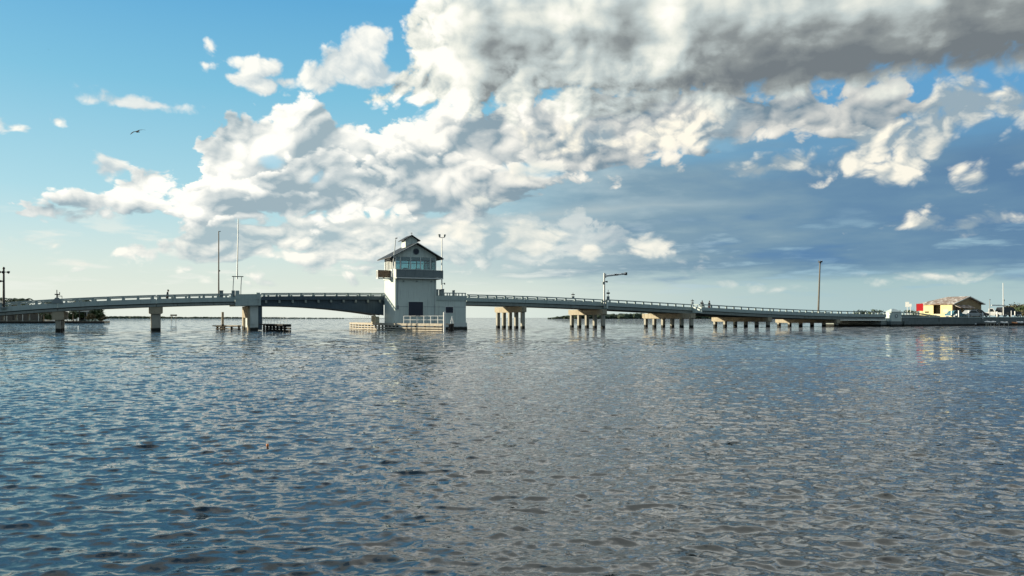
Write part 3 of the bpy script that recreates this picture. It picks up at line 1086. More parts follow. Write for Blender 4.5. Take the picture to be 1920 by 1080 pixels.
# ---- the step where the walkway widens, as sunlit end walls
for sA, wa, wb, lab in ((S_A, W1, 0.0, 'small sunlit end wall of the walkway below the signal mast'), (S_B, W2, W1, 'broad sunlit end wall of the walkway below the small lamp, left of the two people')):
    root = at('walkway_step', sA, wa, 0.0)
    tag(root, lab, 'walkway step')
    m = MB()
    zt = zr(sA)
    m.hexa([(-0.18, 0.0, zt - 1.40), (0.02, 0.0, zt - 1.40), (0.02, wb - wa - 0.02, zt - 1.40), (-0.18, wb - wa - 0.02, zt - 1.40),
            (-0.18, 0.0, zt - 0.42), (0.02, 0.0, zt - 0.42), (0.02, wb - wa - 0.02, zt - 0.42), (-0.18, wb - wa - 0.02, zt - 0.42)])
    m.build('end_wall', M['tower'], root)
    for y in (0.12, (wb - wa) * 0.5, wb - wa - 0.2):
        m = MB()
        m.box(-0.15, -0.02, y - 0.06, y + 0.06, zt - 0.418, zt - 0.132)
        m.build('post', M['rail'], root)
    m = MB()
    m.box(-0.19, 0.0, 0.0, wb - wa - 0.04, zt - 0.13, zt - 0.01)
    m.build('hand_rail', M['rail'], root)


# ---- abutment under the last span
root = at('abutment', S(1662, W2) - 0.5, W2 + 0.35, 0.0)
tag(root, 'dark abutment wall under the landward end of the lowest span', 'abutment')
m = MB()
m.box(-0.5, 2.6, 0.0, 13.0, -1.2, zr(S(1662, W2)) - 1.60)
m.build('wall', M['girder'], root)
m = MB()
m.box(-0.7, 2.6, -0.1, 13.1, -1.2, 0.34)
m.build('footing', M['seawall'], root)
# ------------------------------------------------------------------ control tower (local: x along the bridge, y away from the camera)
TW, TD = 5.62, 4.75
T_S, T_W = S(721), -TD - 0.01
ZB = ZP(760, 521, -4.0)          # balcony floor
ZRAIL = ZP(760, 506.5, -4.0)
ZSILL = ZP(760, 505.5, -4.0)
ZHEAD = ZP(760, 482.5, -4.0)
ZEAVE = ZP(830, 485.5, -4.8)
ZRIDGE = ZP(781, 455.5, -4.8)

root = at('control_tower', T_S, T_W, 0.0)
tag(root, 'white two storey bridge control tower with dark gabled roof and balcony', 'tower')
TOWER = root
m = MB()
m.box(0, TW, 0, TD, -1.5, 0.95)
m.build('plinth', M['tower_base'], root)
m = MB()
m.box(0.0, TW, 0.0, TD, 0.951, ZB - 0.19)
m.build('wall', M['tower'], root)
m = MB()
m.box(-0.012, TW + 0.012, -0.012, 0.03, 3.02, 3.06)
m.build('string_line', M['grey_box'], root)
# dark louvred door on the front
wx0, wx1 = 1.78, 3.76
wz0, wz1 = ZP(765, 593.5, -4.7), ZP(765, 566, -4.7)
m = MB()
m.box(wx0, wx1, -0.03, 0.02, wz0, wz1)
door = m.build('service_door', M['navy'], root)
m = MB()
for i in range(14):
    z = wz0 + (wz1 - wz0) * (i + 0.5) / 14
    m.hexa([(wx0 + 0.06, -0.06, z - 0.04), (wx1 - 0.06, -0.06, z - 0.04), (wx1 - 0.06, -0.031, z), (wx0 + 0.06, -0.031, z),
            (wx0 + 0.06, -0.055, z - 0.02), (wx1 - 0.06, -0.055, z - 0.02), (wx1 - 0.06, -0.031, z + 0.02), (wx0 + 0.06, -0.031, z + 0.02)])
m.build('louvre', M['navy'], door)
m = MB()
for a in ((wx0 - 0.07, wx0, wz0 - 0.05, wz1 + 0.08), (wx1, wx1 + 0.07, wz0 - 0.05, wz1 + 0.08)):
    m.box(a[0], a[1], -0.07, 0.02, a[2], a[3])
m.box(wx0, wx1, -0.07, 0.02, wz1, wz1 + 0.08)
m.build('frame', M['tower'], door)
# balcony: along the front and right, and a platform standing out on the left far half
m = MB()
m.box(-0.02, TW + 0.75, -0.62, TD + 0.62, ZB - 0.13, ZB)
m.box(-1.74, -0.021, 1.85, 2.75, ZB - 0.13, ZB - 0.002)
m.build('balcony_floor', M['trim'], root)
m = MB()
m.box(-0.03, TW + 0.4, -0.3, TD + 0.3, ZB - 0.19, ZB - 0.131)
m.build('floor_beam', M['grey_box'], root)


def balustrade(name, p, q, mat, gap=0.0, parent=TOWER):
    """boarded balcony rail from p to q (x,y)"""
    m = MB()
    p, q = Vector((*p, 0)), Vector((*q, 0))
    L = (q - p).length
    d = (q - p) / L
    z0, z1 = ZB + 0.06, ZRAIL
    up = Vector((0, 0, 1))
    pit = 0.16 if gap == 0 else 0.30
    nb = int(L / pit)
    for i in range(nb):
        a = p + d * (L * i / nb + 0.004)
        b_ = p + d * (L * (i + (1 if gap == 0 else gap)) / nb - 0.006)
        m.bar(a + up * ((z0 + z1) / 2 - 0.03), b_ + up * ((z0 + z1) / 2 - 0.03), 0.03, z1 - z0 - 0.12)
    m.bar(p + up * (z1 - 0.05), q + up * (z1 - 0.05), 0.09, 0.09)
    m.bar(p + up * (z0 + 0.02), q + up * (z0 + 0.02), 0.05, 0.06)
    n = max(1, round(L / 1.4))
    for i in range(n + 1):
        c = p + d * (L * i / n)
        m.box(c.x - 0.045, c.x + 0.045, c.y - 0.045, c.y + 0.045, ZB, z1)
    return m.build(name, mat, parent)


balustrade('balcony_rail', (0.0, -0.57), (TW + 0.70, -0.57), M['grey_box'])
balustrade('balcony_rail', (-0.02, -0.45), (-0.02, 1.80), M['trim'])
balustrade('balcony_rail', (TW + 0.70, -0.45), (TW + 0.70, TD + 0.57), M['grey_box'], 0.45)
balustrade('balcony_rail', (-0.02, TD + 0.57), (TW + 0.58, TD + 0.57), M['brown_rail'])
balustrade('balcony_rail', (-1.70, 1.90), (-0.08, 1.90), M['brown_rail'])
balustrade('balcony_rail', (-1.69, 2.02), (-1.69, 2.70), M['trim'], 0.5)

# small fittings on the walls
for x in (1.1, 2.9, 4.9):
    m = MB()
    m.box(x - 0.09, x + 0.09, -0.16, -0.002, ZB - 0.52, ZB - 0.40)
    m.build('wall_lamp', M['grey_box'], root)
m = MB()
m.tube((TW - 0.22, -0.06, 0.95), (TW - 0.22, -0.06, ZB - 0.2), 0.035)
m.build('downpipe', M['galv'], root)
m = MB()
m.tube((0.30, -0.05, 3.2), (0.30, -0.05, ZB - 0.2), 0.022)
m.box(0.18, 0.42, -0.14, -0.002, 2.7, 3.2)
m.build('conduit', M['grey_box'], root)

# cabin: corner posts, sills, mullions, glass, gable walls
m = MB()
m.box(0.0, TW, 0.0, TD, ZB + 0.005, ZB + 0.10)
m.build('cabin_floor', M['grey_box'], root)
m = MB()
for (a, b_, c, d) in ((0, TW, 0, 0.12), (0, TW, TD - 0.12, TD), (0, 0.12, 0.12, TD - 0.12), (TW - 0.12, TW, 0.12, TD - 0.12)):
    m.box(a, b_, c, d, ZB + 0.101, ZSILL + 0.05)
    m.box(a, b_, c, d, ZHEAD, ZEAVE + 0.12)
m.build('cabin_wall', M['tower'], root)
m = MB()
m.box(0.0, TW, 0.14, TD - 0.14, ZEAVE + 0.0, ZEAVE + 0.04)
m.build('ceiling', M['trim'], root)
zm = ZP(760, 489.5, -4.0)        # transom bar


def window_wall(p, q, cols, name='window', wide=0.12):
    p, q = Vector((*p, 0)), Vector((*q, 0))
    L = (q - p).length
    d = (q - p) / L
    m = MB()
    z0, z1 = ZSILL + 0.055, ZHEAD - 0.005
    up = Vector((0, 0, 1))
    for i, t in enumerate(cols):
        c = p + d * (L * t)
        m.box(c.x - (0.06 if wide < 0.2 else 0.07), c.x + 0.06, c.y - wide / 2, c.y + wide / 2, z0, z1) if abs(d.y) > 0.5 else m.box(c.x - wide / 2, c.x + wide / 2, c.y - 0.06, c.y + 0.06, z0, z1)
    fr = m.build(name, M['trim'], TOWER)
    m = MB()
    m.bar(p + up * zm, q + up * zm, 0.07, 0.08)
    m.build('transom', M['grey_box'], fr)
    m = MB()
    m.bar(p + up * ((z0 + z1) / 2), q + up * ((z0 + z1) / 2), 0.015, z1 - z0)
    m.build('pane', M['glass'], fr)


window_wall((0.06, 0.06), (TW - 0.06, 0.06), (0.0, 0.115, 0.37, 0.615, 0.86, 1.0))
window_wall((0.06, TD - 0.06), (TW - 0.06, TD - 0.06), (0.0, 0.2, 0.4, 0.6, 0.8, 1.0))
window_wall((0.06, 0.18), (0.06, TD - 0.18), (0.0, 0.14, 0.28, 0.42, 0.56, 0.7, 0.85, 1.0), wide=0.26)
window_wall((TW - 0.06, 0.18), (TW - 0.06, TD - 0.18), (0.0, 0.33, 0.66, 1.0))
# desk and screens inside
m = MB()
m.box(1.0, TW - 1.0, 1.0, 1.8, ZB + 0.11, ZB + 0.85)
m.box(1.5, 2.1, 1.2, 1.5, ZB + 0.86, ZB + 1.35)
m.box(3.2, 3.9, 1.2, 1.5, ZB + 0.86, ZB + 1.3)
m.build('control_desk', M['galv'], root)

# gabled roof, ridge running away from the camera
xm = TW / 2
OX, OY0, OY1 = 0.78, -0.62, TD + 0.75
m = MB()
t_ = 0.13
ez, rz_ = ZEAVE, ZRIDGE
m.extr([(-OX, OY0, ez), (xm, OY0, rz_), (TW + OX, OY0, ez), (TW + OX, OY0, ez - t_), (xm, OY0, rz_ - t_), (-OX, OY0, ez - t_)], (0, OY1 - OY0, 0))
m.build('roof', M['roof'], root)
m = MB()
m.extr([(-OX - 0.03, OY0 - 0.05, ez + 0.02), (xm, OY0 - 0.05, rz_ + 0.03), (xm, OY0 - 0.05, rz_ - 0.05), (-OX - 0.03, OY0 - 0.05, ez - 0.06)], (0, 0.048, 0))
m.extr([(TW + OX + 0.03, OY0 - 0.05, ez + 0.02), (xm, OY0 - 0.05, rz_ + 0.03), (xm, OY0 - 0.05, rz_ - 0.05), (TW + OX + 0.03, OY0 - 0.05, ez - 0.06)], (0, 0.048, 0))
m.build('barge_board', M['trim'], root)
m = MB()
for y in (0.0, TD - 0.12):
    zz = rz_ - t_ - 0.02
    sl = (rz_ - ez) / (xm + OX)
    m.extr([(0.0, y, ZEAVE + 0.121), (TW, y, ZEAVE + 0.121), (TW, y, zz - xm * sl), (xm, y, zz), (0.0, y, zz - xm * sl)], (0, 0.12, 0))
m.build('gable_wall', M['tower'], root)
m = MB()
cz = ZP(777, 471.5, -4.7)
m.tube((xm, -0.05, cz), (xm, -0.005, cz), 0.36, n=20)
v_ = m.build('round_vent', M['navy'], root)
m = MB()
rg = []
for rr, yy in ((0.36, -0.005), (0.36, -0.075), (0.43, -0.075), (0.43, -0.005)):
    rg.append([(xm + rr * math.cos(a * PI / 12), yy, cz + rr * math.sin(a * PI / 12)) for a in range(24)])
m.rings(rg, caps=False)
m.build('vent_ring', M['grey_box'], v_)
# cupola on the ridge
cw, y0c, y1c = 0.80, 1.9, 3.6
zc0, zc1 = rz_ - 0.55, ZP(770, 451.5, -2)
m = MB()
m.box(xm - cw, xm + cw, y0c, y1c, zc0, zc1)
zr2 = ZP(770, 442.0, -2)
sl2 = (zr2 - zc1 + 0.02) / 1.16
m.extr([(xm - cw, y0c, zc1 + 0.001), (xm + cw, y0c, zc1 + 0.001), (xm + cw, y0c, zr2 - 0.12 - cw * sl2), (xm, y0c, zr2 - 0.12), (xm - cw, y0c, zr2 - 0.12 - cw * sl2)], (0, y1c - y0c, 0))
cu = m.build('cupola', M['tower'], root)
m = MB()
m.extr([(xm - 1.16, y0c - 0.35, zc1 - 0.02), (xm, y0c - 0.35, zr2), (xm + 1.16, y0c - 0.35, zc1 - 0.02), (xm + 1.16, y0c - 0.35, zc1 - 0.12), (xm, y0c - 0.35, zr2 - 0.10), (xm - 1.16, y0c - 0.35, zc1 - 0.12)], (0, y1c - y0c + 0.7, 0))
m.build('cupola_roof', M['roof'], cu)
m = MB()
m.tube((xm, y0c - 0.1, zr2 - 0.05), (xm, y0c - 0.1, zr2 + 0.32), 0.03)
m.bar((xm - 0.16, y0c - 0.1, zr2 + 0.24), (xm + 0.16, y0c - 0.1, zr2 + 0.24), 0.04)
m.build('finial', M['black'], cu)

# dark curved awning and lantern on the left side
m = MB()
rg = []
for k in range(7):
    a = PI * k / 6
    rg.append([(-0.05 - 0.62 * math.sin(a * 0.5 + PI / 4) * 0.9, y, ZHEAD + 0.05 - 0.10 * k) for y in (0.35, 1.75)] + [(-0.02, y, ZHEAD + 0.05 - 0.10 * k) for y in (1.75, 0.35)])
m.rings(rg)
m.build('awning', M['black'], root)

# leaning white aerial on the left front of the roof
o = empty('aerial', (0, 0, 0))
tag(o, 'white leaning aerial pole in front of the left side of the tower roof', 'aerial')
base = B(T_S - 0.62, T_W - 0.5, ZB + 0.005)
k = (745 - 960) / F
d_ = (base.y)
top = Vector((base.x + 0.50, base.y + 0.1, ZP(744, 448, T_W)))
o.location = base
m = MB()
m.tube((0, 0, 0), top - base, 0.075, 0.055)
m.build('pole', M['trim'], o)
m = MB()
q = top - base
m.tube(q + Vector((-0.06, 0, 0.0)), q + Vector((0.22, 0, 0.05)), 0.06)
m.build('antenna_head', M['black'], o)

# floodlight mast to the right of the tower
s_m = S(828.5, -0.6)
zb = zr(s_m) - 1.0
o = at('floodlight_mast', s_m, -0.6, zb)
tag(o, 'tall slim mast with a pair of floodlights right beside the tower', 'mast')
h = ZP(828.5, 447, -0.6) - zb
m = MB()
m.tube((0, 0, 0), (0, 0, h), 0.10, 0.065, 10)
m.build('pole', M['galv'], o)
m = MB()
m.bar((-0.34, 0, h + 0.12), (0.34, 0, h + 0.12), 0.06)
m.tube((0, 0, h + 0.001), (0, 0, h + 0.10), 0.05)
m.build('crossarm', M['black'], o)
for sx in (-1, 1):
    m = MB()
    m.rings([[(sx * 0.34 + a * 0.10, b_ * 0.10, h + 0.155) for a, b_ in ((-1, -1), (1, -1), (1, 1), (-1, 1))],
             [(sx * 0.40 + a * 0.15, b_ * 0.15, h + 0.55) for a, b_ in ((-1, -1), (1, -1), (1, 1), (-1, 1))]])
    m.build('floodlight', M['galv'], o)
m = MB()
m.tube((0.10, -0.02, ZB - zb - 0.5), (0.38, -0.02, ZB - zb - 0.4), 0.03)
m.ell((0.40, -0.02, ZB - zb - 0.5), (0.09, 0.09, 0.14))
m.build('lamp', M['black'], o)

# ---- machine room, lower block to the right
AS0 = S(721) + TW + 0.01
AL = S(875) - AS0 - 0.0
AW = T_W + 0.55
root = at('machine_room', AS0, AW, 0.0)
tag(root, 'low pale machine room with one dark window against the right of the tower', 'building')
AD = -AW - 0.02
ztop = ZP(845, 563.5, -4.0)
AL2 = 4.45
m = MB()
m.box(0, AL2, 0, AD, 0.951, ztop)
m.build('wall', M['tower'], root)
m = MB()
m.hexa([(-0.0, -0.12, -1.5), (AL2 + 0.28, -0.12, -1.5), (AL2 + 0.28, AD, -1.5), (0, AD, -1.5), (0, -0.06, 0.95), (AL2 + 0.12, -0.06, 0.95), (AL2 + 0.12, AD, 0.95), (0, AD, 0.95)])
m.build('plinth', M['tower_base'], root)
m = MB()
m.box(0.0, AL2 + 0.10, -0.10, AD, ztop + 0.001, ztop + 0.62)
m.build('parapet', M['parapet'], root)
m = MB()
m.box(0.01, AL2 + 0.02, -0.012, 0.0, 3.02, 3.06)
m.build('string_line', M['grey_box'], root)
ax0, ax1 = 1.52, 2.58
az0, az1 = ZP(843, 586.5, -4.3), ZP(843, 575.5, -4.3)
m = MB()
m.box(ax0, ax1, -0.03, 0.02, az0, az1)
wn_ = m.build('window', M['navy'], root)
m = MB()
m.box(ax0 - 0.06, ax0, -0.05, 0.02, az0 - 0.06, az1 + 0.06)
m.box(ax1, ax1 + 0.06, -0.05, 0.02, az0 - 0.06, az1 + 0.06)
m.box(ax0, ax1, -0.05, 0.02, az1, az1 + 0.06)
m.box(ax0, ax1, -0.06, 0.02, az0 - 0.06, az0)
m.build('window_frame', M['trim'], wn_)
m = MB()
m.bar((ax0, -0.04, (az0 + az1) / 2), (ax1, -0.04, (az0 + az1) / 2), 0.03)
m.bar(((ax0 + ax1) / 2, -0.04, az0), ((ax0 + ax1) / 2, -0.04, az1), 0.03)
m.build('mullion', M['black'], wn_)
# rail along its roof edge
m = MB()
zt = ztop + 0.63
m.bar((1.2, -0.02, zt + 0.36), (AL2, -0.02, zt + 0.36), 0.09, 0.12)
m.build('hand_rail', M['rail'], root)
for x in (1.3, 1.75, 2.1, 2.55, 3.0, 3.4, 3.9, 4.35):
    m = MB()
    m.box(x - 0.06, x + 0.06, -0.07, 0.05, zt, zt + 0.30)
    m.build('post', M['rail'], root)
zroof = ztop + 0.62
for (x, y, w, d, h, lab) in ((0.10, 0.6, 0.62, 0.7, 0.86, 'grey cabinet on the machine room roof touching the tower'), (0.95, 0.5, 0.55, 0.5, 0.90, 'grey cabinet with sloping lid beside the floodlight mast'),
                            (2.72, 0.35, 0.26, 0.3, 0.75, 'small dark signal box rising above the machine room rail')):
    o = at('cabinet', AS0 + x, AW + y, zroof)
    tag(o, lab, 'cabinet')
    m = MB()
    m.hexa([(0, 0, 0), (w, 0, 0), (w, d, 0), (0, d, 0), (0, 0, h * 0.86), (w, 0, h * 0.97), (w, d, h), (0, d, h * 0.9)])
    m.build('housing', M['grey_box'], o)
    m = MB()
    m.hexa([(-0.03, -0.04, h * 0.865), (w + 0.03, -0.04, h * 0.98), (w + 0.03, d + 0.03, h + 0.01), (-0.03, d + 0.03, h * 0.91),
            (-0.03, -0.04, h * 0.865 + 0.05), (w + 0.03, -0.04, h * 0.98 + 0.05), (w + 0.03, d + 0.03, h + 0.06), (-0.03, d + 0.03, h * 0.91 + 0.05)])
    m.build('lid', M['black'], o)

# ------------------------------------------------------------------ timber fenders along the channel
def fender(name, label, pts, rows, mat, top, piles_every=1.5, cat='fender', deckw=0.9, pmat='dark_timber', tilt=1.0):
    p0 = B(*pts[0], 0.0)
    o = empty(name, p0, PHI)
    tag(o, label, cat)
    L = [Vector((s - pts[0][0], w - pts[0][1], 0)) for s, w in pts]
    for k, (z, hh) in enumerate(rows):
        m = MB()
        for a, b_ in zip(L[:-1], L[1:]):
            nseg = max(1, int((b_ - a).length / 3.0))
            for i in range(nseg):
                p, q = a.lerp(b_, i / nseg), a.lerp(b_, (i + 0.985) / nseg)
                dz = random.uniform(-0.03, 0.03)
                m.bar(p + Vector((0, 0, z + dz)), q + Vector((0, 0, z + random.uniform(-0.03, 0.03))), 0.16, hh)
        m.build('waler', mat, o)
    pme = MB().tube((0, 0, -1.2), (0, 0, top - 0.16), 0.15, 0.14, 8).mesh('pile', M[pmat])
    for a, b_ in zip(L[:-1], L[1:]):
        d = (b_ - a).normalized()
        nrm = Vector((-d.y, d.x, 0))
        nrm *= 1 if nrm.x > 0 else -1
        nrm *= tilt
        n = max(1, int((b_ - a).length / piles_every))
        for i in range(n):
            put_mesh('pile', pme, o, a.lerp(b_, i / n) + nrm * 0.26)
    m = MB()
    for a, b_ in zip(L[:-1], L[1:]):
        d = (b_ - a).normalized()
        nrm = Vector((d.y, -d.x, 0))
        nrm *= 1 if nrm.x > 0 else -1
        nrm *= tilt
        m.hexa([a - nrm * 0.06 + Vector((0, 0, top - 0.14)), b_ - nrm * 0.06 + Vector((0, 0, top - 0.14)), b_ + nrm * deckw + Vector((0, 0, top - 0.14)), a + nrm * deckw + Vector((0, 0, top - 0.14)),
                a - nrm * 0.06 + Vector((0, 0, top)), b_ - nrm * 0.06 + Vector((0, 0, top)), b_ + nrm * deckw + Vector((0, 0, top)), a + nrm * deckw + Vector((0, 0, top))])
    m.build('walkway', mat, o)
    return o, L


fs = T_S - 0.75
NE = (T_S + 1.95, -16.8)
fo, L = fender('timber_fender', 'long pale timber fender walkway along the foot of the tower', [(T_S - 1.3, 13.6), (T_S - 1.15, 6.0), (T_S - 1.2, -8.8), NE],
               [(0.72, 0.17), (0.38, 0.16), (0.10, 0.15)], M['timber'], 0.92)
fo2 = fo


def guard_rail(name, label, p, q, z0, h, nposts, mat, rails=(1.0, 0.5), r=0.045, thin=0.022):
    o = empty(name, B(*p, z0), PHI)
    tag(o, label, 'guard rail')
    a, b_ = Vector((0, 0, 0)), Vector((q[0] - p[0], q[1] - p[1], 0))
    pmb = MB().tube((0, 0, 0), (0, 0, h), r, r, 6).mesh('post', mat)
    for i in range(nposts):
        put_mesh('post', pmb, o, a.lerp(b_, i / (nposts - 1)))
    for t in rails:
        m = MB()
        m.tube(a + Vector((0, 0, h * t - 0.03)), b_ + Vector((0, 0, h * t - 0.03)), thin, thin, 6)
        m.build('rail', mat, o)
    return o


guard_rail('guard_rail', 'white pipe guard rail on the fender walkway in front of the tower', (T_S - 0.3, -9.2), (NE[0] + 0.5, NE[1] + 0.6), 0.92, 0.92, 7, M['white'], r=0.05)
guard_rail('guard_rail', 'thin grey guard rail on the far end of the tower fender', (T_S - 0.9, 13.2), (T_S - 0.7, 5.4), 0.92, 0.95, 9, M['galv'], r=0.02, thin=0.012)
# pale cabinet screen on the fender under the moving span
o = at('equipment_screen', T_S - 1.05, 0.6, 0.92)
tag(o, 'pale corrugated screen on the fender under the end of the moving span', 'screen')
m = MB()
for i in range(9):
    m.box(0.02 if i % 2 else 0.0, 0.07 if i % 2 else 0.05, i * 0.24, i * 0.24 + 0.235, 0.0, 0.95 + (0.05 if i % 2 else 0))
m.box(0.075, 0.5, 0.0, 2.1, 0.0, 0.85)
m.build('boards', M['cream'], o)
# white mooring pile and dark cluster at the near end of the fender
s_p, w_p = NE[0] + 0.05, NE[1] - 0.35
o = at('mooring_pile', s_p, w_p, 0.0)
tag(o, 'tall white mooring pile at the near right end of the tower fender', 'pile')
m = MB()
m.tube((0, 0, -1.2), (0, 0, 1.62 + (HZ - 585) * 0.0 + 0.62), 0.14, 0.13, 10)
m.build('shaft', M['white'], o)
m = MB()
m.tube((0, 0, 2.241), (0, 0, 2.30), 0.15, 0.04, 10)
m.build('pile_cap', M['galv'], o)
o = at('dolphin', s_p + 0.75, w_p + 0.2, 0.0)
tag(o, 'short black pile cluster beside the white mooring pile', 'pile cluster')
for i, (dx, dy) in enumerate(((0, 0), (0.32, 0.05), (0.15, 0.28), (0.45, 0.3))):
    m = MB()
    m.tube((dx, dy, -1.2), (dx + 0.02, dy, 0.86 + 0.05 * (i % 2)), 0.17, 0.16, 9)
    m.build('pile', M['dark_timber'], o)
m = MB()
m.tube((0.1, 0.0, 0.92), (0.35, 0.1, 1.75), 0.05)
m.tube((0.5, 0.1, 0.92), (0.36, 0.1, 1.75), 0.05)
m.build('ladder_rail', M['white'], o)

# fender of the bascule pier: far flare on the left, dark near wing on the right
PS = S(489) + 0.35
o, L = fender('timber_fender', 'dark stubby timber fender wing standing right of the thick pier', [(S(499, -1.0), -1.0), (S(545, -10.4), -10.4)], [(0.66, 0.26), (0.36, 0.22), (0.08, 0.22)], M['dark_timber'], 0.86, piles_every=1.3, tilt=-1.0)  # walers and walkway coloured dark for shade on the side away from the sun
guard_rail('guard_rail', 'thin grey guard rail on the dark fender wing right of the thick pier', (S(492, -0.6), -0.6), (S(538, -10.0), -10.0), 0.86, 0.85, 9, M['galv'], r=0.018, thin=0.010)
o, L = fender('timber_fender', 'sunlit broken timber fender left of the thick pier', [(S(451, 6.2), 6.2), (S(424, 8.6), 8.6), (S(405, 6.0), 6.0)], [(0.46, 0.16), (0.12, 0.16)], M['timber'], 0.62, piles_every=1.0, deckw=0.5, tilt=-1.0)
o = at('mooring_pile', S(417.5, 6.4), 6.4, 0.0)
tag(o, 'single pale mooring pile left of the thick pier', 'pile')
m = MB()
m.tube((0, 0, -1.2), (0, 0, 2.35), 0.16, 0.15, 9)
m.build('shaft', M['timber'], o)
m = MB()
m.tube((0, 0, 0.55), (0, 0, 0.72), 0.175, 0.175, 9)
m.build('band', M['dark_timber'], o)

# ------------------------------------------------------------------ things standing on the bridge
def on_rail(px, w=0.05, drop=0.475):
    s = S(px, w)
    return s, zr(s) - drop


# left signal mast
s_ = S(7, -0.2)
z_ = ZP(7, 578.5, -0.2)
o = at('signal_mast', s_, -0.2, z_)
tag(o, 'dark mast with crossed lamp heads at the left edge of the picture', 'signal mast')
h = ZP(7, 503, -0.2) - z_
m = MB()
m.tube((0, 0, 0.15), (0, 0, h), 0.13, 0.09, 10)
m.build('pole', M['black'], o)
m = MB()
m.box(-0.3, 0.3, -0.25, 0.2, -0.02, 0.15)
m.build('base', M['grey_box'], o)
for i, (dx, dy) in enumerate(((-0.38, 0), (0.42, 0), (0.0, -0.3))):
    m = MB()
    m.bar((0.0, 0, h - 0.42), (dx, dy, h - 0.40), 0.07)
    m.ell((dx, dy, h - 0.42), (0.16, 0.13, 0.13), 8, 6)
    m.tube((dx, dy, h - 0.42), (dx * 1.25, dy * 1.25, h - 0.46), 0.12, 0.17, 10)
    m.build('lamp_head', M['black'], o, smooth=False)
m = MB()
m.ell((0, 0, h), (0.13, 0.13, 0.16), 8, 6)
m.build('finial', M['black'], o)
m = MB()
m.tube((-0.05, 0, h - 1.42), (-0.45, -0.05, h - 1.42), 0.05, 0.16, 10)
m.build('horn', M['black'], o)

# navigation light gear on the rail near the left edge
s_, z_ = on_rail(107)
o = at('navigation_light', s_, 0.1, z_ + 0.0)
tag(o, 'dark navigation light with a small open frame on the rail above the leftmost pier', 'navigation light')
m = MB()
m.rings([[(x * 0.62, y * 0.2, 0.0) for x, y in ((-1, -1), (1, -1), (1, 1), (-1, 1))], [(x * 0.16, y * 0.14, 0.62) for x, y in ((-1, -1), (1, -1), (1, 1), (-1, 1))]])
m.build('base', M['grey_box'], o)
m = MB()
m.bar((0, 0, 0.621), (0, 0, 1.05), 0.14)
m.bar((-0.24, 0, 0.98), (0.28, 0, 0.98), 0.12)
m.bar((-0.02, 0, 1.0), (-0.02, 0, 1.5), 0.08)
m.bar((0.25, 0, 1.0), (0.25, 0, 1.25), 0.07)
m.build('lamp_post', M['black'], o)
m = MB()
m.bar((0.0, 0, 0.80), (0.50, 0, 0.80), 0.06)
m.bar((0.48, 0, 0.35), (0.48, 0, 0.80), 0.05)
m.build('frame', M['black'], o)

# lone tall pole
s_ = S(410, 0.6)
z_ = zr(s_) - 1.02
o = at('light_pole', s_, 0.6, z_)
tag(o, 'plain tall thin pole with a tiny hooked top left of the thick pier', 'pole')
h = ZP(410, 433.5, 0.6) - z_
m = MB()
m.tube((0, 0, 0), (0, 0, h), 0.095, 0.06, 8)
m.build('pole', M['black'], o)
m = MB()
m.bar((0, 0, h - 0.03), (0.24, 0, h - 0.01), 0.07)
m.build('arm', M['black'], o)
m = MB()
m.ell((0.10, 0, h * 0.44), (0.09, 0.06, 0.09), 8, 6)
m.build('clamp', M['black'], o)
# cabinet by it
s_, z_ = on_rail(415, 0.02)
o = at('cabinet', s_, 0.02, z_)
tag(o, 'grey cabinet box on the parapet right of the tall thin pole', 'cabinet')
m = MB()
m.box(-0.22, 0.22, 0.0, 0.3, 0.0, 0.80)
m.build('housing', M['grey_box'], o)
m = MB()
m.box(-0.26, 0.26, -0.03, 0.33, 0.801, 0.85)
m.build('lid', M['black'], o)

# raised barrier arm on its frame
s_ = S(441.5, 0.25)
z_ = zr(s_) + 0.0
o = at('barrier_gate', s_, 0.25, z_ - 0.7)
tag(o, 'raised road barrier, one very tall pale arm standing up from a square frame', 'barrier')
hb = ZP(441.5, 518.5, 0.25) - z_ + 0.7
ht = ZP(444.5, 410.5, 0.25) - z_ + 0.7
m = MB()
for x, k in ((-0.30, -1), (0.62, 1)):
    m.bar((x - 0.08 * k * 0, 0, 0), (x + 0.02, 0, hb * 0.55), 0.09)
    m.bar((x + 0.02, 0, hb * 0.55), (x + 0.09, 0, hb - 0.06), 0.09)
m.build('upright', M['galv'], o)
m = MB()
m.bar((-0.42, 0, hb), (0.94, 0, hb + 0.01), 0.10)
m.build('crossbar', M['black'], o)
m = MB()
m.tube((0.20, 0, hb - 0.32), (0.33, 0, ht), 0.075, 0.045, 8)
m.build('arm', M['galv'], o)
m = MB()
m.box(-0.46, -0.08, -0.12, 0.25, 0.0, 1.05)
m.build('motor_box', M['grey_box'], o)

# cantilever signal mast right of centre
s_ = S(1133, W1 + 0.35)
z_ = zr(s_) - 1.0
o = at('signal_mast', s_, W1 + 0.35, z_)
tag(o, 'signal mast with a long white cantilever arm pointing right over the bridge', 'signal mast')
h = ZP(1133, 511.5, W1) - z_
m = MB()
m.tube((0, 0, 0), (0, 0, h), 0.16, 0.12, 10)
m.build('pole', M['galv'], o)
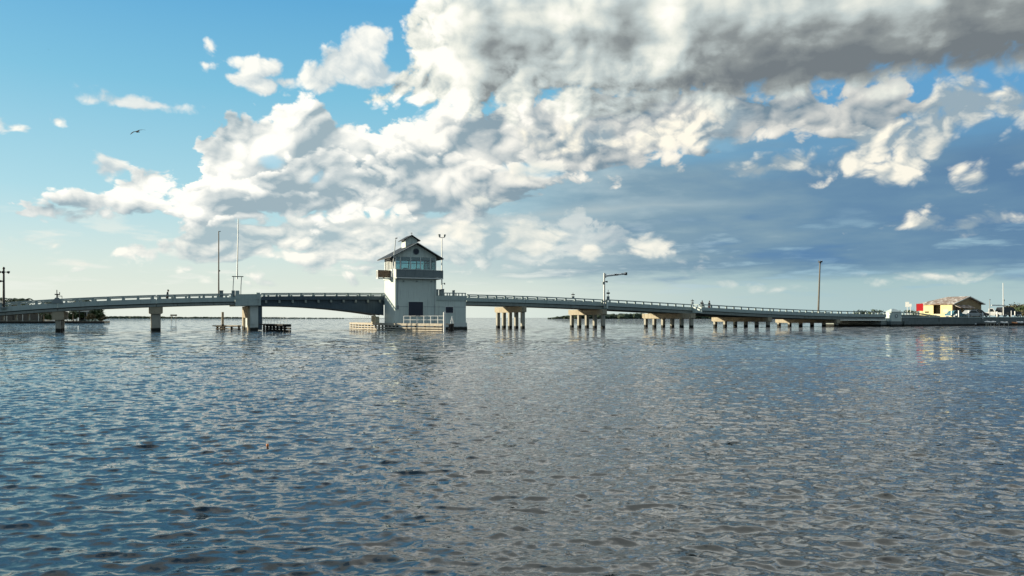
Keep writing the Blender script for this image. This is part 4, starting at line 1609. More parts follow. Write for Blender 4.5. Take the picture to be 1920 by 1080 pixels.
# the arm reaches towards the right bank, square to the line of sight
kx = 3.85
m = MB()
m.tube((0.10, 0, h - 0.45), (kx, -0.1, h - 0.02), 0.17, 0.13, 8)
m.build('arm', M['white'], o)
m = MB()
m.bar((0, 0, h - 0.18), (0.34, 0, h - 0.18), 0.10)
m.bar((0, 0, h - 0.72), (0.34, 0, h - 0.68), 0.10)
m.build('bracket', M['black'], o)
for x in (2.15, 3.45):
    m = MB()
    m.box(x - 0.36, x + 0.28, -0.2, 0.1, h - 0.58 + x * 0.11, h - 0.34 + x * 0.11)
    m.build('signal_lamp', M['black'], o)
m = MB()
m.box(kx - 0.06, kx + 0.22, -0.25, 0.12, h - 0.25, h + 0.18)
m.build('end_lamp', M['black'], o)
m = MB()
m.tube((0.12, 0, h - 1.34), (0.52, -0.05, h - 1.34), 0.05, 0.15, 10)
m.build('horn', M['black'], o)
m = MB()
m.box(-0.30, -0.13, -0.1, 0.1, h - 1.75, h - 1.35)
m.build('junction_box', M['grey_box'], o)


def rail_light(px, w, label, hh, width, arm=True):
    s, z = on_rail(px, w)
    o = at('rail_light', s, w + 0.1, z + 0.476)
    tag(o, label, 'signal light', 'small lights on the bridge rail')
    m = MB()
    m.box(-width * 0.42, width * 0.42, -0.08, 0.12, 0.0, hh * 0.36)
    m.build('box', M['grey_box'], o)
    m = MB()
    m.tube((0, 0, hh * 0.361), (0, 0, hh * 0.62), 0.05)
    m.build('stem', M['galv'], o)
    m = MB()
    m.box(-width * 0.5, width * 0.5, -0.12, 0.12, hh * 0.621, hh * 0.80)
    m.build('lamp', M['black'], o)
    m = MB()
    m.tube((0.0, 0, hh * 0.801), (0.0, 0, hh * 1.1), 0.035)
    m.build('spike', M['black'], o)


rail_light(1075, 0.0, 'small light on the rail left of the cantilever signal mast', 0.72, 0.50)
rail_light(1141, W1, 'small boxy light on the rail just right of the cantilever signal mast', 1.35, 0.46)
rail_light(1299, W2 + 0.9, 'small dark lamp above the broad sunlit walkway end wall', 0.70, 0.48)

# leaning lamp post on the right
s_ = S(1534, W2 + 0.3)
z_ = zr(s_) - 1.0
o = at('lamp_post', s_, W2 + 0.3, z_)
tag(o, 'slightly leaning tall lamp post with a dark bulky head, on the low right spans', 'lamp post')
h = ZP(1538, 491, W2) - z_
top = Vector((0.46, 0.0, h))
m = MB()
m.tube((0, 0, 0), top, 0.17, 0.11, 10)
m.build('pole', M['weathered'], o)
m = MB()
m.hexa([top + Vector(p) for p in ((-0.30, -0.22, -0.10), (0.36, -0.22, -0.05), (0.36, 0.22, -0.05), (-0.30, 0.22, -0.10), (-0.22, -0.2, 0.16), (0.42, -0.2, 0.20), (0.42, 0.2, 0.20), (-0.22, 0.2, 0.16))])
m.tube(top + Vector((0.02, 0, -0.35)), top + Vector((0.05, 0, -0.09)), 0.10, 0.2)
m.build('lamp_head', M['black'], o)
m = MB()
m.tube(top + Vector((-0.20, 0, 0.161)), top + Vector((-0.52, 0, 0.40)), 0.02)
m.tube(top + Vector((0.34, 0, 0.201)), top + Vector((0.42, 0, 0.48)), 0.02)
m.build('bird_spike', M['galv'], o)

# end pillar with gabled cap and round emblem
sE = S(1671, W2 - 0.55)
o = at('end_pillar', sE, W2 - 0.55, 0.0)
tag(o, 'square gabled bridge end pillar with a round emblem facing the water', 'pillar')
LE_ = S(1690, W2 - 0.55) - sE
ztop = ZP(1676, 584.5, W2)
zap = ZP(1673, 579.0, W2)
Dp = 1.15
m = MB()
m.box(0, LE_, 0, Dp, 0.95, ztop)
m.build('shaft', M['tower'], o)
m = MB()
m.box(-0.1, LE_ + 0.1, -0.08, Dp + 0.1, -1.2, 0.949)
m.build('plinth', M['seawall'], o)
m = MB()
m.add([(-0.14, -0.14, ztop + 0.002), (LE_ + 0.14, -0.14, ztop + 0.002), (LE_ + 0.14, Dp + 0.14, ztop + 0.002), (-0.14, Dp + 0.14, ztop + 0.002), (LE_ * 0.3, Dp * 0.5, zap), (LE_ * 0.55, Dp * 0.5, zap)],
      [(0, 1, 5, 4), (1, 2, 5), (2, 3, 4, 5), (3, 0, 4), (3, 2, 1, 0)])
m.build('pillar_cap', M['tower'], o)
m = MB()
cx, cz = LE_ * 0.5, (0.95 + ztop) / 2 + 0.1
m.rings([[(cx + r * math.cos(a * PI / 10), y, cz + r * math.sin(a * PI / 10)) for a in range(20)] for r, y in ((0.36, -0.002), (0.36, -0.05), (0.25, -0.05), (0.25, -0.015))], caps=False)
e_ = m.build('emblem', M['grey_box'], o)
m = MB()
m.tube((cx, -0.03, cz), (cx, -0.004, cz), 0.22, n=16)
m.build('disc', M['trim'], e_)

# ------------------------------------------------------------------ people on the bridge
def person(label, px, w, feet_off, pose, face, shirt, trousers, hold=None):
    s = S(px, w)
    z = zr(s) - feet_off
    o = at('person', s, w, z)
    o.rotation_euler = (0, 0, PHI + R(face))
    tag(o, label, 'person', None)
    lean, arm_l, arm_r = pose
    # joints: x forward, y left
    hip = Vector((0, 0, 0.90))
    ch = hip + Vector((math.sin(R(lean)) * 0.42, 0, math.cos(R(lean)) * 0.42))
    nk = hip + Vector((math.sin(R(lean)) * 0.575, 0, math.cos(R(lean)) * 0.575))
    hd = nk + Vector((0.05 + math.sin(R(lean)) * 0.06, 0, 0.10))
    V_, E_, R_ = [], [], []
    def j(p, r, par=None):
        V_.append(tuple(p)); R_.append(r)
        if par is not None: E_.append((par, len(V_) - 1))
        return len(V_) - 1
    a = j(hip, (0.125, 0.10))
    b_ = j(hip.lerp(ch, 0.5), (0.11, 0.085), a)
    c = j(ch, (0.12, 0.085), b_)
    d = j(nk, (0.065, 0.06), c)
    hands = []
    for sy, arm in ((1, arm_l), (-1, arm_r)):
        sh = j(ch + Vector((0.0, sy * 0.19, 0.10)), (0.062, 0.062), c)
        el_ = j(Vector(arm[0]) * Vector((1, 1, 1)).x + ch * 0 + Vector((0, 0, 0)) if False else ch + Vector((arm[0][0], sy * arm[0][1], arm[0][2])), (0.045, 0.045), sh)
        wr = j(ch + Vector((arm[1][0], sy * arm[1][1], arm[1][2])), (0.032, 0.032), el_)
        hands.append((Vector(V_[el_]), Vector(V_[wr])))
        hp = j(hip + Vector((0, sy * 0.095, -0.06)), (0.095, 0.095), a)
        kn = j(Vector((0.03, sy * 0.11, 0.48)), (0.062, 0.062), hp)
        an = j(Vector((-0.02, sy * 0.12, 0.08)), (0.042, 0.042), kn)
        j(Vector((0.17, sy * 0.13, 0.035)), (0.036, 0.034), an)
    def skinned(name, mat, verts, edges, rad, grow=0.0, keep=None):
        me = bpy.data.meshes.new(name)
        me.from_pydata(verts, edges, [])
        ob = bpy.data.objects.new(name, me)
        COL.objects.link(ob)
        ob.modifiers.new('skin', 'SKIN').use_smooth_shade = True
        sv = me.skin_vertices[0].data if me.skin_vertices else None
        if sv is None:
            return ob
        for i, r in enumerate(rad):
            sv[i].radius = (r[0] + grow, r[1] + grow)
            sv[i].use_root = (i == 0)
        ob.modifiers.new('sub', 'SUBSURF').levels = 1
        me.materials.append(mat)
        ob.parent = o
        return ob
    skinned('body', M['skin'], V_, E_, R_)
    # clothing as slightly larger skins over the same joints
    ti = [0, 1, 2] + [i for i in (4, 5, 10, 11) if i < len(V_)]
    idx = {0: 0, 1: 1, 2: 2}
    tv, te, tr = [V_[0], V_[1], V_[2]], [(0, 1), (1, 2)], [R_[0], R_[1], R_[2]]
    for base_i in (4, 11):
        p0 = len(tv)
        tv += [V_[base_i], V_[base_i + 1]]
        tr += [R_[base_i], R_[base_i + 1]]
        te += [(2, p0), (p0, p0 + 1)]
    p0 = len(tv)
    tv.append((V_[0][0], V_[0][1], V_[0][2] - 0.14)); tr.append((0.115, 0.09)); te.append((0, p0))
    skinned('shirt', shirt, tv, te, tr, 0.045)
    lv, le, lr = [(V_[0][0], V_[0][1], V_[0][2] + 0.04)], [], [R_[0]]
    for base_i in (7, 14):
        p0 = len(lv)
        lv += [V_[base_i], V_[base_i + 1], V_[base_i + 2]]
        lr += [R_[base_i], R_[base_i + 1], R_[base_i + 2]]
        le += [(0, p0), (p0, p0 + 1), (p0 + 1, p0 + 2)]
    skinned('trousers', trousers, lv, le, lr, 0.03)
    # head with face, hair, ears; hands with five fingers
    m = MB()
    m.ell(hd + Vector((0.0, 0, 0.09)), (0.098, 0.078, 0.125), 14, 10)
    m.ell(hd + Vector((0.10, 0, 0.075)), (0.022, 0.014, 0.024), 6, 5)
    for sy in (1, -1):
        m.ell(hd + Vector((-0.005, sy * 0.08, 0.085)), (0.022, 0.012, 0.034), 6, 5)
        m.ell(hd + Vector((0.080, sy * 0.032, 0.105)), (0.014, 0.016, 0.012), 6, 5)
    m.ell(hd + Vector((0.086, 0, 0.030)), (0.012, 0.026, 0.008), 6, 4)
    m.tube(nk, hd + Vector((-0.01, 0, 0.03)), 0.055, 0.052, 10)
    m.build('head', M['skin'], o, smooth=True)
    m = MB()
    m.ell(hd + Vector((-0.022, 0, 0.125)), (0.100, 0.088, 0.108), 12, 8)
    m.build('hair', M['hair'], o, smooth=True)
    m = MB()
    for e0, w0 in hands:
        d_ = (w0 - e0).normalized()
        sd = d_.cross(Vector((0, 0, 1))).normalized()
        nr = sd.cross(d_).normalized()
        m.ell(w0 + d_ * 0.045, (0.045, 0.026, 0.045), 8, 6)
        for i, L_ in enumerate((0.065, 0.078, 0.072, 0.055)):
            q = w0 + d_ * 0.075 + sd * (0.028 - 0.019 * i)
            k = q + d_ * L_ * 0.5 - nr * 0.008
            m.tube(q, k, 0.009, 0.0085, 6)
            m.tube(k, k + d_ * L_ * 0.42 - nr * 0.022, 0.0085, 0.007, 6)
        q = w0 + d_ * 0.03 + sd * 0.035
        m.tube(q, q + sd * 0.03 + d_ * 0.03, 0.010, 0.009, 6)
        m.tube(q + sd * 0.03 + d_ * 0.03, q + sd * 0.03 + d_ * 0.058, 0.009, 0.007, 6)
    m.build('hands', M['skin'], o, smooth=True)
    if hold:
        hold(o, hands)
    return o


A_hang = ((0.02, 0.25, -0.18), (0.10, 0.24, -0.44))
A_bent = ((0.02, 0.24, -0.17), (0.26, 0.16, -0.18))
A_rail = ((0.14, 0.22, -0.12), (0.36, 0.14, -0.26))
person('person walking on the left spans in dark clothes with forearms raised', 313.5, 0.75, 1.16, (6, A_bent, A_bent), 0, M['cloth_dark'], M['cloth_dark'])
person('person leaning forward over the rail near the walkway step', 1315, W2 + 0.75, 1.12, (22, A_rail, A_rail), 20, M['cloth_dark'], M['cloth_dark'])
person('person standing upright in dark top, right of the leaning one', 1329.5, W2 + 0.75, 1.12, (2, A_bent, A_bent), -10, M['cloth_dark'], M['cloth_red'])

# ------------------------------------------------------------------ birds
def bird(label, px, py, dist, span, roll, yaw, head=None):
    k = (px - 960) / F
    o = empty('bird', (k * dist, dist, CAMH + (HZ - py) * dist / F))
    o.rotation_euler = (R(10), R(roll), R(yaw))
    if head:                               # banked: head and wing directions given in world axes
        hx = -Vector(head[0]).normalized()
        wy = Vector(head[1])
        wy = (wy - hx * wy.dot(hx)).normalized()
        o.rotation_euler = Matrix((hx, wy, hx.cross(wy))).transposed().to_euler()
    tag(o, label, 'bird', 'birds in the sky' if span < 1 else None)
    m = MB()
    u = span / 2
    rg = []
    for x, r in ((-0.52, 0.012), (-0.40, 0.03), (-0.30, 0.055), (-0.15, 0.10), (0.05, 0.115), (0.25, 0.07), (0.40, 0.05), (0.52, 0.055)):
        rg.append([(x * u, r * u * math.cos(a * PI / 4), r * u * 0.9 * math.sin(a * PI / 4)) for a in range(8)])
    m.rings(rg)
    b = m.build('body', M['feather'], o, smooth=True)
    for sy in (1, -1):
        m = MB()
        st = [(0.0, -0.20, 0.24, 0.02, 0.035), (0.30, -0.22, 0.17, 0.10, 0.03), (0.58, -0.12, 0.20, 0.08, 0.02), (0.85, 0.02, 0.24, 0.0, 0.012), (1.0, 0.16, 0.21, -0.06, 0.006)]
        rg = []
        for y, x0, x1, z, t in st:
            rg.append([(x0 * u, sy * y * u, z * u), ((x0 + x1) / 2 * u, sy * y * u, (z + t) * u), (x1 * u, sy * y * u, z * u), ((x0 + x1) / 2 * u, sy * y * u, (z - t) * u)])
        m.rings(rg)
        m.build('wing', M['feather'], o)
    return o


bird('large dark bird gliding with wings spread in the open sky on the left', 257, 247, 120, 2.6, -29, -20, ((-0.85, 0.60, 0.23), (0.75, 0.87, 0.56)))
bird('tiny far bird, rightmost of three specks in the upper left sky', 137, 107, 300, 0.55, 12, 30)
bird('tiny far bird, highest of three specks in the upper left sky', 91, 93, 300, 0.75, -14, 10)
bird('tiny far bird, leftmost of three specks in the upper left sky', 68, 100, 300, 0.5, 20, -20)

# little float adrift
k = (501.5 - 960) / F
d_ = CAMH * F / (838 - HZ)
o = empty('float', (k * d_, d_, 0.0))
tag(o, 'tiny orange and white float adrift in the water below the left spans', 'float')
m = MB()
m.ell((0, 0, 0.02), (0.018, 0.018, 0.022), 10, 7)
m.build('ball', M['orange'], o, smooth=True)
m = MB()
m.tube((0, 0, 0.045), (0, 0, 0.075), 0.008, 0.006)
m.build('stem', M['white'], o)

# ------------------------------------------------------------------ shores: frame helper for things seen at a given depth
def P(px, dist, z=0.0):
    return Vector(((px - 960) / F * dist, dist, z))


def ZD(py, dist):
    return CAMH + (HZ - py) * dist / F


def leaves(mb, c, r, n, size, rnd, flat=0.75, shell=0.35):
    """n leaf-sized faces through an ellipsoid, denser towards lumps on its outside"""
    c = Vector(c)
    lumps = []
    for _ in range(max(5, int(7 + r[0] * 1.5))):
        d = Vector((rnd.gauss(0, 1), rnd.gauss(0, 1), rnd.gauss(0, 1) * 0.8 + 0.15)).normalized()
        q = rnd.uniform(0.45, 0.95)
        lumps.append((Vector((d.x * r[0] * q, d.y * r[1] * q, d.z * r[2] * q)), rnd.uniform(0.22, 0.42)))
    for _ in range(n):
        L, w = rnd.choice(lumps)
        g = Vector((rnd.gauss(0, 1) * r[0], rnd.gauss(0, 1) * r[1], rnd.gauss(0, 1) * r[2] * flat)) * w * 0.75
        p = c + L + g
        a = Vector((rnd.uniform(-1, 1), rnd.uniform(-1, 1), rnd.uniform(-0.6, 0.6))).normalized()
        b = a.cross(Vector((rnd.uniform(-1, 1), rnd.uniform(-1, 1), rnd.uniform(-1, 1)))).normalized()
        s = size * rnd.uniform(0.6, 1.4)
        mb.quad(p - a * s, p - b * s * 0.55, p + a * s, p + b * s * 0.55)


def tree(label, loc, h, r, rnd_seed, mat='leaf', name='tree', cat='tree', n=420, size=0.22, group=None):
    rnd = random.Random(rnd_seed)
    o = empty(name, loc)
    tag(o, label, cat, group)
    m = MB()
    top = h - r[2]
    m.tube((0, 0, -0.3), (0.05 * h * rnd.uniform(-1, 1), 0, top), h * 0.035 + 0.04, h * 0.018 + 0.02, 8)
    for i in range(5):
        a = rnd.uniform(0, 6.28)
        z0 = top * rnd.uniform(0.55, 0.95)
        m.tube((0, 0, z0), (math.cos(a) * r[0] * 0.6, math.sin(a) * r[1] * 0.6, top + r[2] * rnd.uniform(-0.3, 0.5)), h * 0.012 + 0.02, 0.015, 6)
    m.build('trunk', M['bark'], o)
    m = MB()
    m.loose = True
    leaves(m, (0, 0, top), r, n, size, rnd)
    m.build('crown', M[mat], o)
    return o


def palm(label, loc, h, seed, fr=1.9, nf=15, group=None):
    rnd = random.Random(seed)
    o = empty('palm_tree', loc)
    tag(o, label, 'palm tree', group)
    m = MB()
    pts = []
    lean = rnd.uniform(-0.5, 0.5)
    for i in range(7):
        t = i / 6
        pts.append(Vector((lean * t * t, 0, h * t)))
    for i in range(6):
        m.tube(pts[i], pts[i + 1], 0.19 - 0.015 * i, 0.19 - 0.015 * (i + 1), 8)
    m.build('trunk', M['bark'], o)
    m = MB()
    m.loose = True
    c = pts[-1]
    for k in range(nf):
        a = 2 * PI * k / nf + rnd.uniform(-0.2, 0.2)
        up = rnd.uniform(0.1, 1.15)
        L = fr * rnd.uniform(0.8, 1.15)
        d = Vector((math.cos(a), math.sin(a), 0))
        sd = Vector((-math.sin(a), math.cos(a), 0))
        prev = c
        n = 9
        for i in range(1, n + 1):
            t = i / n
            q = c + d * (L * t) + Vector((0, 0, L * (up * t - (0.55 + up * 0.55) * t * t)))
            wl = 0.60 * fr / 1.9 * math.sin(PI * min(1, 0.15 + t * 0.85)) ** 0.6
            for sg in (1, -1):
                tip = q + sd * (sg * wl) + d * 0.10 + Vector((0, 0, -0.22 * wl - 0.05))
                m.quad(prev, q, tip, tip - d * 0.12)
            m.tube(prev, q, 0.02, 0.018, 4)
            prev = q
    m.build('fronds', M['palm_leaf'], o)
    return o


# ------------------------------------------------------------------ left point of land, seen beyond and under the bridge
DI = 225.0
pts = [(-140, DI - 6), (40, DI - 8), (150, DI - 4), (196, DI + 2), (206, DI + 12), (185, DI + 55), (-40, DI + 110), (-260, DI + 110)]
m = MB()
m.extr([P(px, d, -1.0) for px, d in pts], (0, 0, 1.55))
o = m.build('ground', M['land'])
tag(o, 'low sandy point of land beyond the left spans', 'land', kind='structure')
m = MB()
for (a, b) in zip(pts[:5], pts[1:5]):
    p, q = P(*a), P(*b)
    m.hexa([p + Vector((0, -0.5, -1)), q + Vector((0, -0.5, -1)), q + Vector((0, -0.05, -1)), p + Vector((0, -0.05, -1)), p + Vector((0, -0.5, 0.62)), q + Vector((0, -0.5, 0.62)), q + Vector((0, -0.05, 0.62)), p + Vector((0, -0.05, 0.62))])
o = m.build('seawall', M['dark_wall'])
tag(o, 'low brownish seawall along the point of land behind the left spans', 'seawall')


def island_house(label, px0, px1, dist, ytop, yroof, wall, glass=True, depth=9.0, posts=0):
    x0, x1 = P(px0, dist).x, P(px1, dist).x
    o = empty('house', P(px0, dist, 0.55))
    tag(o, label, 'house')
    L = x1 - x0
    z1 = ZD(ytop, dist) - 0.55
    zr_ = ZD(yroof, dist) - 0.55
    m = MB()
    m.box(0, L, 0, depth, 0, z1)
    m.build('wall', M[wall], o)
    m = MB()
    m.extr([(-0.8, -1.6, z1 + 0.02), (-0.8, depth + 0.8, z1 + 0.02), (-0.8, depth * 0.5, zr_)], (L + 1.6, 0, 0))
    m.build('roof', M['roof'] if glass else M['shingle'], o)
    n = max(2, int(L / 3.2))
    for i in range(n):
        a = L * (i + 0.10) / n
        b_ = L * (i + 0.90) / n
        m = MB()
        m.box(a, b_, -0.06, 0.02, z1 * 0.12, z1 * 0.80)
        w = m.build('window', M['auto_glass'], o)
        m = MB()
        m.box(a - 0.14, a - 0.005, -0.10, 0.02, z1 * 0.1, z1 * 0.84)
        m.build('window_frame', M['trim'], w)
    m = MB()
    m.box(-0.6, L + 0.6, -1.62, -1.45, z1 - 0.30, z1 + 0.0)
    m.build('fascia', M['trim'], o)
    for i in range(posts):
        m = MB()
        x = L * i / max(1, posts - 1)
        m.box(x - 0.07, x + 0.07, -1.55, -1.41, 0, z1 - 0.31)
        m.build('post', M['trim'], o)
    return o


island_house('long low house with dark windows under the left spans, at the left edge', -40, 78, DI + 6, 585.5, 578, 'island_wall', True, 10, 5)
island_house('small pale green house behind the leftmost pier', 150, 168, DI + 10, 583, 578.5, 'pale_green_wall', True, 6, 2)
rk = 0
for px, dd, py, lab in ((2, 10, 556, 'palm tree at the very left edge behind the signal mast'), (27, 14, 557.5, 'palm tree with spread fronds right of the left edge signal mast'), (50, 12, 558, 'palm tree alone above the rail between the signal mast and the leftmost pier'),
                        (94, 8, 560, 'palm tree just left of the navigation light'), (149, 8, 559, 'taller palm tree above the rail right of the navigation light'), (160, 16, 557.5, 'palm tree whose fronds touch the rail, rightmost of the palms'),
                        (83, 0, 586, 'short palm tree under the spans left of the leftmost pier'), (137, 2, 583, 'short palm tree under the spans right of the leftmost pier')):
    d = DI + dd
    rk += 1
    palm(lab, P(px, d, 0.5), ZD(py, d) - 0.5 - (0.9 if py < 570 else 0.3), 40 + rk, 2.7 if py < 570 else 1.5, 20, 'palms on the left point')
tk = 0
for px, dd, py, rx, mat, lab in ((22, 26, 566, 3.0, 'leaf', 'broad dark tree behind the signal mast at the left edge'), (-12, 22, 563, 3.0, 'leaf', 'dark tree cut by the left edge of the picture'), (44, 30, 569, 2.6, 'leaf', 'low dark tree between two palms left of the leftmost pier'),
                            (126, 6, 586, 1.7, 'leaf', 'small bush right of the leftmost pier'), (143, 9, 584, 1.6, 'leaf', 'loose bush left of the pale green house'), (180, 8, 581.5, 2.0, 'leaf', 'dense round dark tree at the end of the point'),
                            (190, 8, 592, 1.1, 'leaf_dry', 'low dry bush at the tip of the point'), (172, 5, 590, 1.0, 'leaf_dry', 'low scrub before the pale green house'), (88, 6, 590, 1.3, 'leaf', 'bush beside the short palm left of the leftmost pier')):
    d = DI + dd
    tk += 1
    h = ZD(py, d) - 0.5
    tree(lab, P(px, d, 0.5), h, (rx, rx, max(0.6, h * 0.42)), 60 + tk, mat, 'tree' if h > 2.2 else 'bush', 'tree' if h > 2.2 else 'bush', 1300, 0.34)
# small white boat-shaped thing under the trees
o = empty('rowing_boat', P(93, DI - 1.5, 0.56))
tag(o, 'little white rowing boat pulled up on the point left of the leftmost pier', 'boat')
m = MB()
rg = []
for x, wd, zz in ((-1.3, 0.42, 0.5), (-0.5, 0.62, 0.38), (0.4, 0.6, 0.38), (1.0, 0.35, 0.45), (1.5, 0.05, 0.62)):
    rg.append([(x, -wd, zz), (x, -wd * 0.55, 0.02), (x, wd * 0.55, 0.02), (x, wd, zz)])
m.rings(rg)
m.build('hull', M['white'], o)
m = MB()
m.box(-0.6, -0.35, -0.62, 0.62, 0.40, 0.46)
m.build('thwart', M['timber'], o)

# ------------------------------------------------------------------ far mangrove shores (one mass each)
def far_wood(name, label, px0, px1, dist, hfun, seed, step=3.6):
    rnd = random.Random(seed)
    m = MB()
    m.loose = True
    x0, x1 = P(px0, dist).x, P(px1, dist).x
    x = x0
    while x < x1:
        t = (x - x0) / (x1 - x0)
        h = hfun(t)
        for row in range(2):
            hh = h * rnd.uniform(0.75, 1.15)
            r = max(1.5, hh * rnd.uniform(0.7, 1.2))
            y = dist + row * 14 + rnd.uniform(-6, 6)
            m.ell((x + rnd.uniform(-3, 3), y, hh * 0.42), (r * 1.2, r, hh * 0.6), 9, 6, jit=0.22, rnd=rnd)
            for _ in range(3):
                q = rnd.uniform(0.3, 0.8)
                m.ell((x + rnd.uniform(-r, r), y - r * 0.4, hh * (0.55 + 0.4 * q)), (r * 0.35, r * 0.35, hh * 0.16), 7, 5, jit=0.3, rnd=rnd)
        leaves(m, (x, dist - 2, h * 0.62), (step, 4.0, h * 0.42), 26, h * 0.11, rnd)
        x += step * rnd.uniform(0.7, 1.3)
    o = m.build(name, M['leaf_far'])
    tag(o, label, 'far wood', kind='stuff')
    return o


far_wood('far_mangroves', 'thin far line of dark green mangroves on the horizon at left', 150, 640, 1500, lambda t: 4.6 - 3.2 * t, 5)
far_wood('far_mangroves', 'dark green mangrove island on the horizon right of the tower', 1031, 1500, 1100, lambda t: 1.6 + min(1, t * 8) * 5.0, 6, 3.4)
m = MB()
m.extr([P(120, 1490, -0.6), P(700, 1490, -0.6), P(720, 1600, -0.6), P(100, 1600, -0.6)], (0, 0, 0.9))
o = m.build('far_shore', M['grass'])
tag(o, 'flat far shore under the mangrove line', 'land', kind='structure')

# channel marker far off
o = empty('channel_marker', P(325.5, 380, 0))
tag(o, 'small two legged channel marker far out under the left spans', 'channel marker')
for x in (-0.95, 1.15):
    m = MB()
    m.tube((x, 0, -1), (x, 0, 3.3), 0.14, 0.12, 7)
    m.build('pile', M['timber'], o)
m = MB()
m.box(-1.6, 1.7, -0.15, 0.0, 2.5, 3.2)
m.build('board', M['tan_wall'], o)

# ------------------------------------------------------------------ right bank
ZL = 1.72
sW0 = S(1690, W2) + 0.12


def right_pt(s, w, z=0.0): return B(s, w, z)


sEnd = S(2150, W2)
m = MB()
m.extr([right_pt(sW0 - 0.6, W2 + 0.5, -1.0), right_pt(sEnd, W2 + 0.1, -1.0), right_pt(sEnd + 60, 90, -1.0), right_pt(sW0 + 125, 90, -1.0), right_pt(sW0 + 22, 12, -1.0), right_pt(sW0 - 0.3, W2 + 1.0, -1.0)], (0, 0, ZL + 1.0))
o = m.build('ground', M['land'])
tag(o, 'sandy bank at the right end of the bridge', 'land', kind='structure')
m = MB()
m.extr([right_pt(sW0 + 0.3, 0.6, ZL + 0.004), right_pt(sEnd, 0.6, ZL + 0.004), right_pt(sEnd, 7.0, ZL + 0.004), right_pt(sW0 + 0.3, 7.0, ZL + 0.004)], (0, 0, 0.05))
o = m.build('road', M['asphalt'])
tag(o, 'causeway road behind the seawall on the right bank', 'road', kind='structure')

# seawall in two heights
o = at('seawall', sW0, W2, 0.0)
tag(o, 'long stained concrete seawall along the right bank below the parked vehicles', 'seawall')
m = MB()
m.box(0, sEnd - sW0, 0.0, 0.38, -1.0, ZL - 0.1)
m.build('wall', M['seawall'], o)
m = MB()
m.box(0, sEnd - sW0, -0.08, 0.42, ZL - 0.099, ZL + 0.06)
m.build('coping', M['parapet'], o)
m = MB()
m.box(0.0, S(1746, W2) - sW0, -0.5, -0.005, -1.0, 1.0)
m.build('footing', M['seawall'], o)
# pale sloping wing parapet from the pillar down to the bank
o = at('wing_wall', sW0, W2 + 0.40, 0.0)
tag(o, 'wing wall with a pale sloping sunlit top between the end pillar and the yellow house', 'wall')
Lw = S(1762, W2) - sW0
m = MB()
za, zb_ = zr(sW0) - 0.5, ZL + 0.1
m.extr([(0, 0, 0.0), (Lw, 0, 0.0), (Lw, 0, zb_), (Lw * 0.42, 0, za), (0, 0, za)], (0, 0.25, 0))
m.build('wall', M['seawall'], o)
m = MB()
m.extr([(0.02, 0, zr(sW0) - 0.16), (Lw * 0.42, 0, zr(sW0) - 0.2), (Lw * 0.42, 0, zr(sW0) - 0.05), (0.02, 0, zr(sW0) - 0.01)], (0, 0.22, 0))
m.build('hand_rail', M['rail'], o)
for i in range(6):
    x = 0.15 + Lw * 0.40 * i / 5
    m = MB()
    m.box(x - 0.09, x + 0.09, 0.03, 0.2, za + 0.001, zr(sW0) - 0.17)
    m.build('post', M['rail'], o)
# sunlit ramp side
o = at('ramp', S(1716, W2 - 0.2), W2 - 0.06, 0.0)
tag(o, 'cream sunlit sloping ramp side below the red board', 'ramp')
Lr = S(1764, W2) - S(1716, W2)
m = MB()
m.extr([(0, 0, 2.45), (Lr, 0, 1.55), (Lr, 0, 1.95), (0, 0, 2.62)], (-0.05, 0.04, 0))
m.build('side', M['cream'], o)
for i in range(4):
    x = Lr * (i + 0.3) / 4
    m = MB()
    m.box(x - 0.05, x + 0.05, -0.05, 0.0, 2.2 - 0.2 * i, 2.75 - 0.2 * i)
    m.build('post', M['cream'], o)

# white signs and red board
for px, w, yt, yb, wd, lab in ((1701, W2 + 1.2, 566, 575.5, 0.66, 'larger white blank sign on a post right of the end pillar'), (1707, W2 + 3.4, 569.5, 575, 0.46, 'smaller white blank sign behind the larger white one')):
    s = S(px, w)
    o = at('sign', s, w, ZL)
    o.rotation_euler = (0, 0, PHI - R(62))
    tag(o, lab, 'sign')
    z0, z1 = ZP(px, yb, w) - ZL, ZP(px, yt, w) - ZL
    m = MB()
    m.box(-wd / 2, wd / 2, -0.03, 0.0, z0, z1)
    m.build('panel', M['white'], o)
    m = MB()
    m.box(-0.06, 0.06, 0.001, 0.09, 0, z1 - 0.1)
    m.build('post', M['white'], o)
s = S(1724.5, W2 + 1.0)
o = at('red_board', s, W2 + 1.0, ZL)
o.rotation_euler = (0, 0, PHI - R(60))
tag(o, 'bright red board on two short posts left of the yellow house', 'board')
z0, z1 = ZP(1724, 583, W2 + 1) - ZL, ZP(1724, 569.5, W2 + 1) - ZL
m = MB()
m.box(-0.60, 0.60, -0.06, 0.06, z0, z1)
m.build('panel', M['red'], o)
m = MB()
m.box(-0.66, -0.601, -0.09, 0.09, z0 - 0.03, z1 + 0.03)
m.box(0.601, 0.66, -0.09, 0.09, z0 - 0.03, z1 + 0.03)
m.build('frame', M['trim'], o)
for x in (-0.4, 0.4):
    m = MB()
    m.box(x - 0.05, x + 0.05, 0.061, 0.16, 0, z0 + 0.3)
    m.build('post', M['timber'], o)

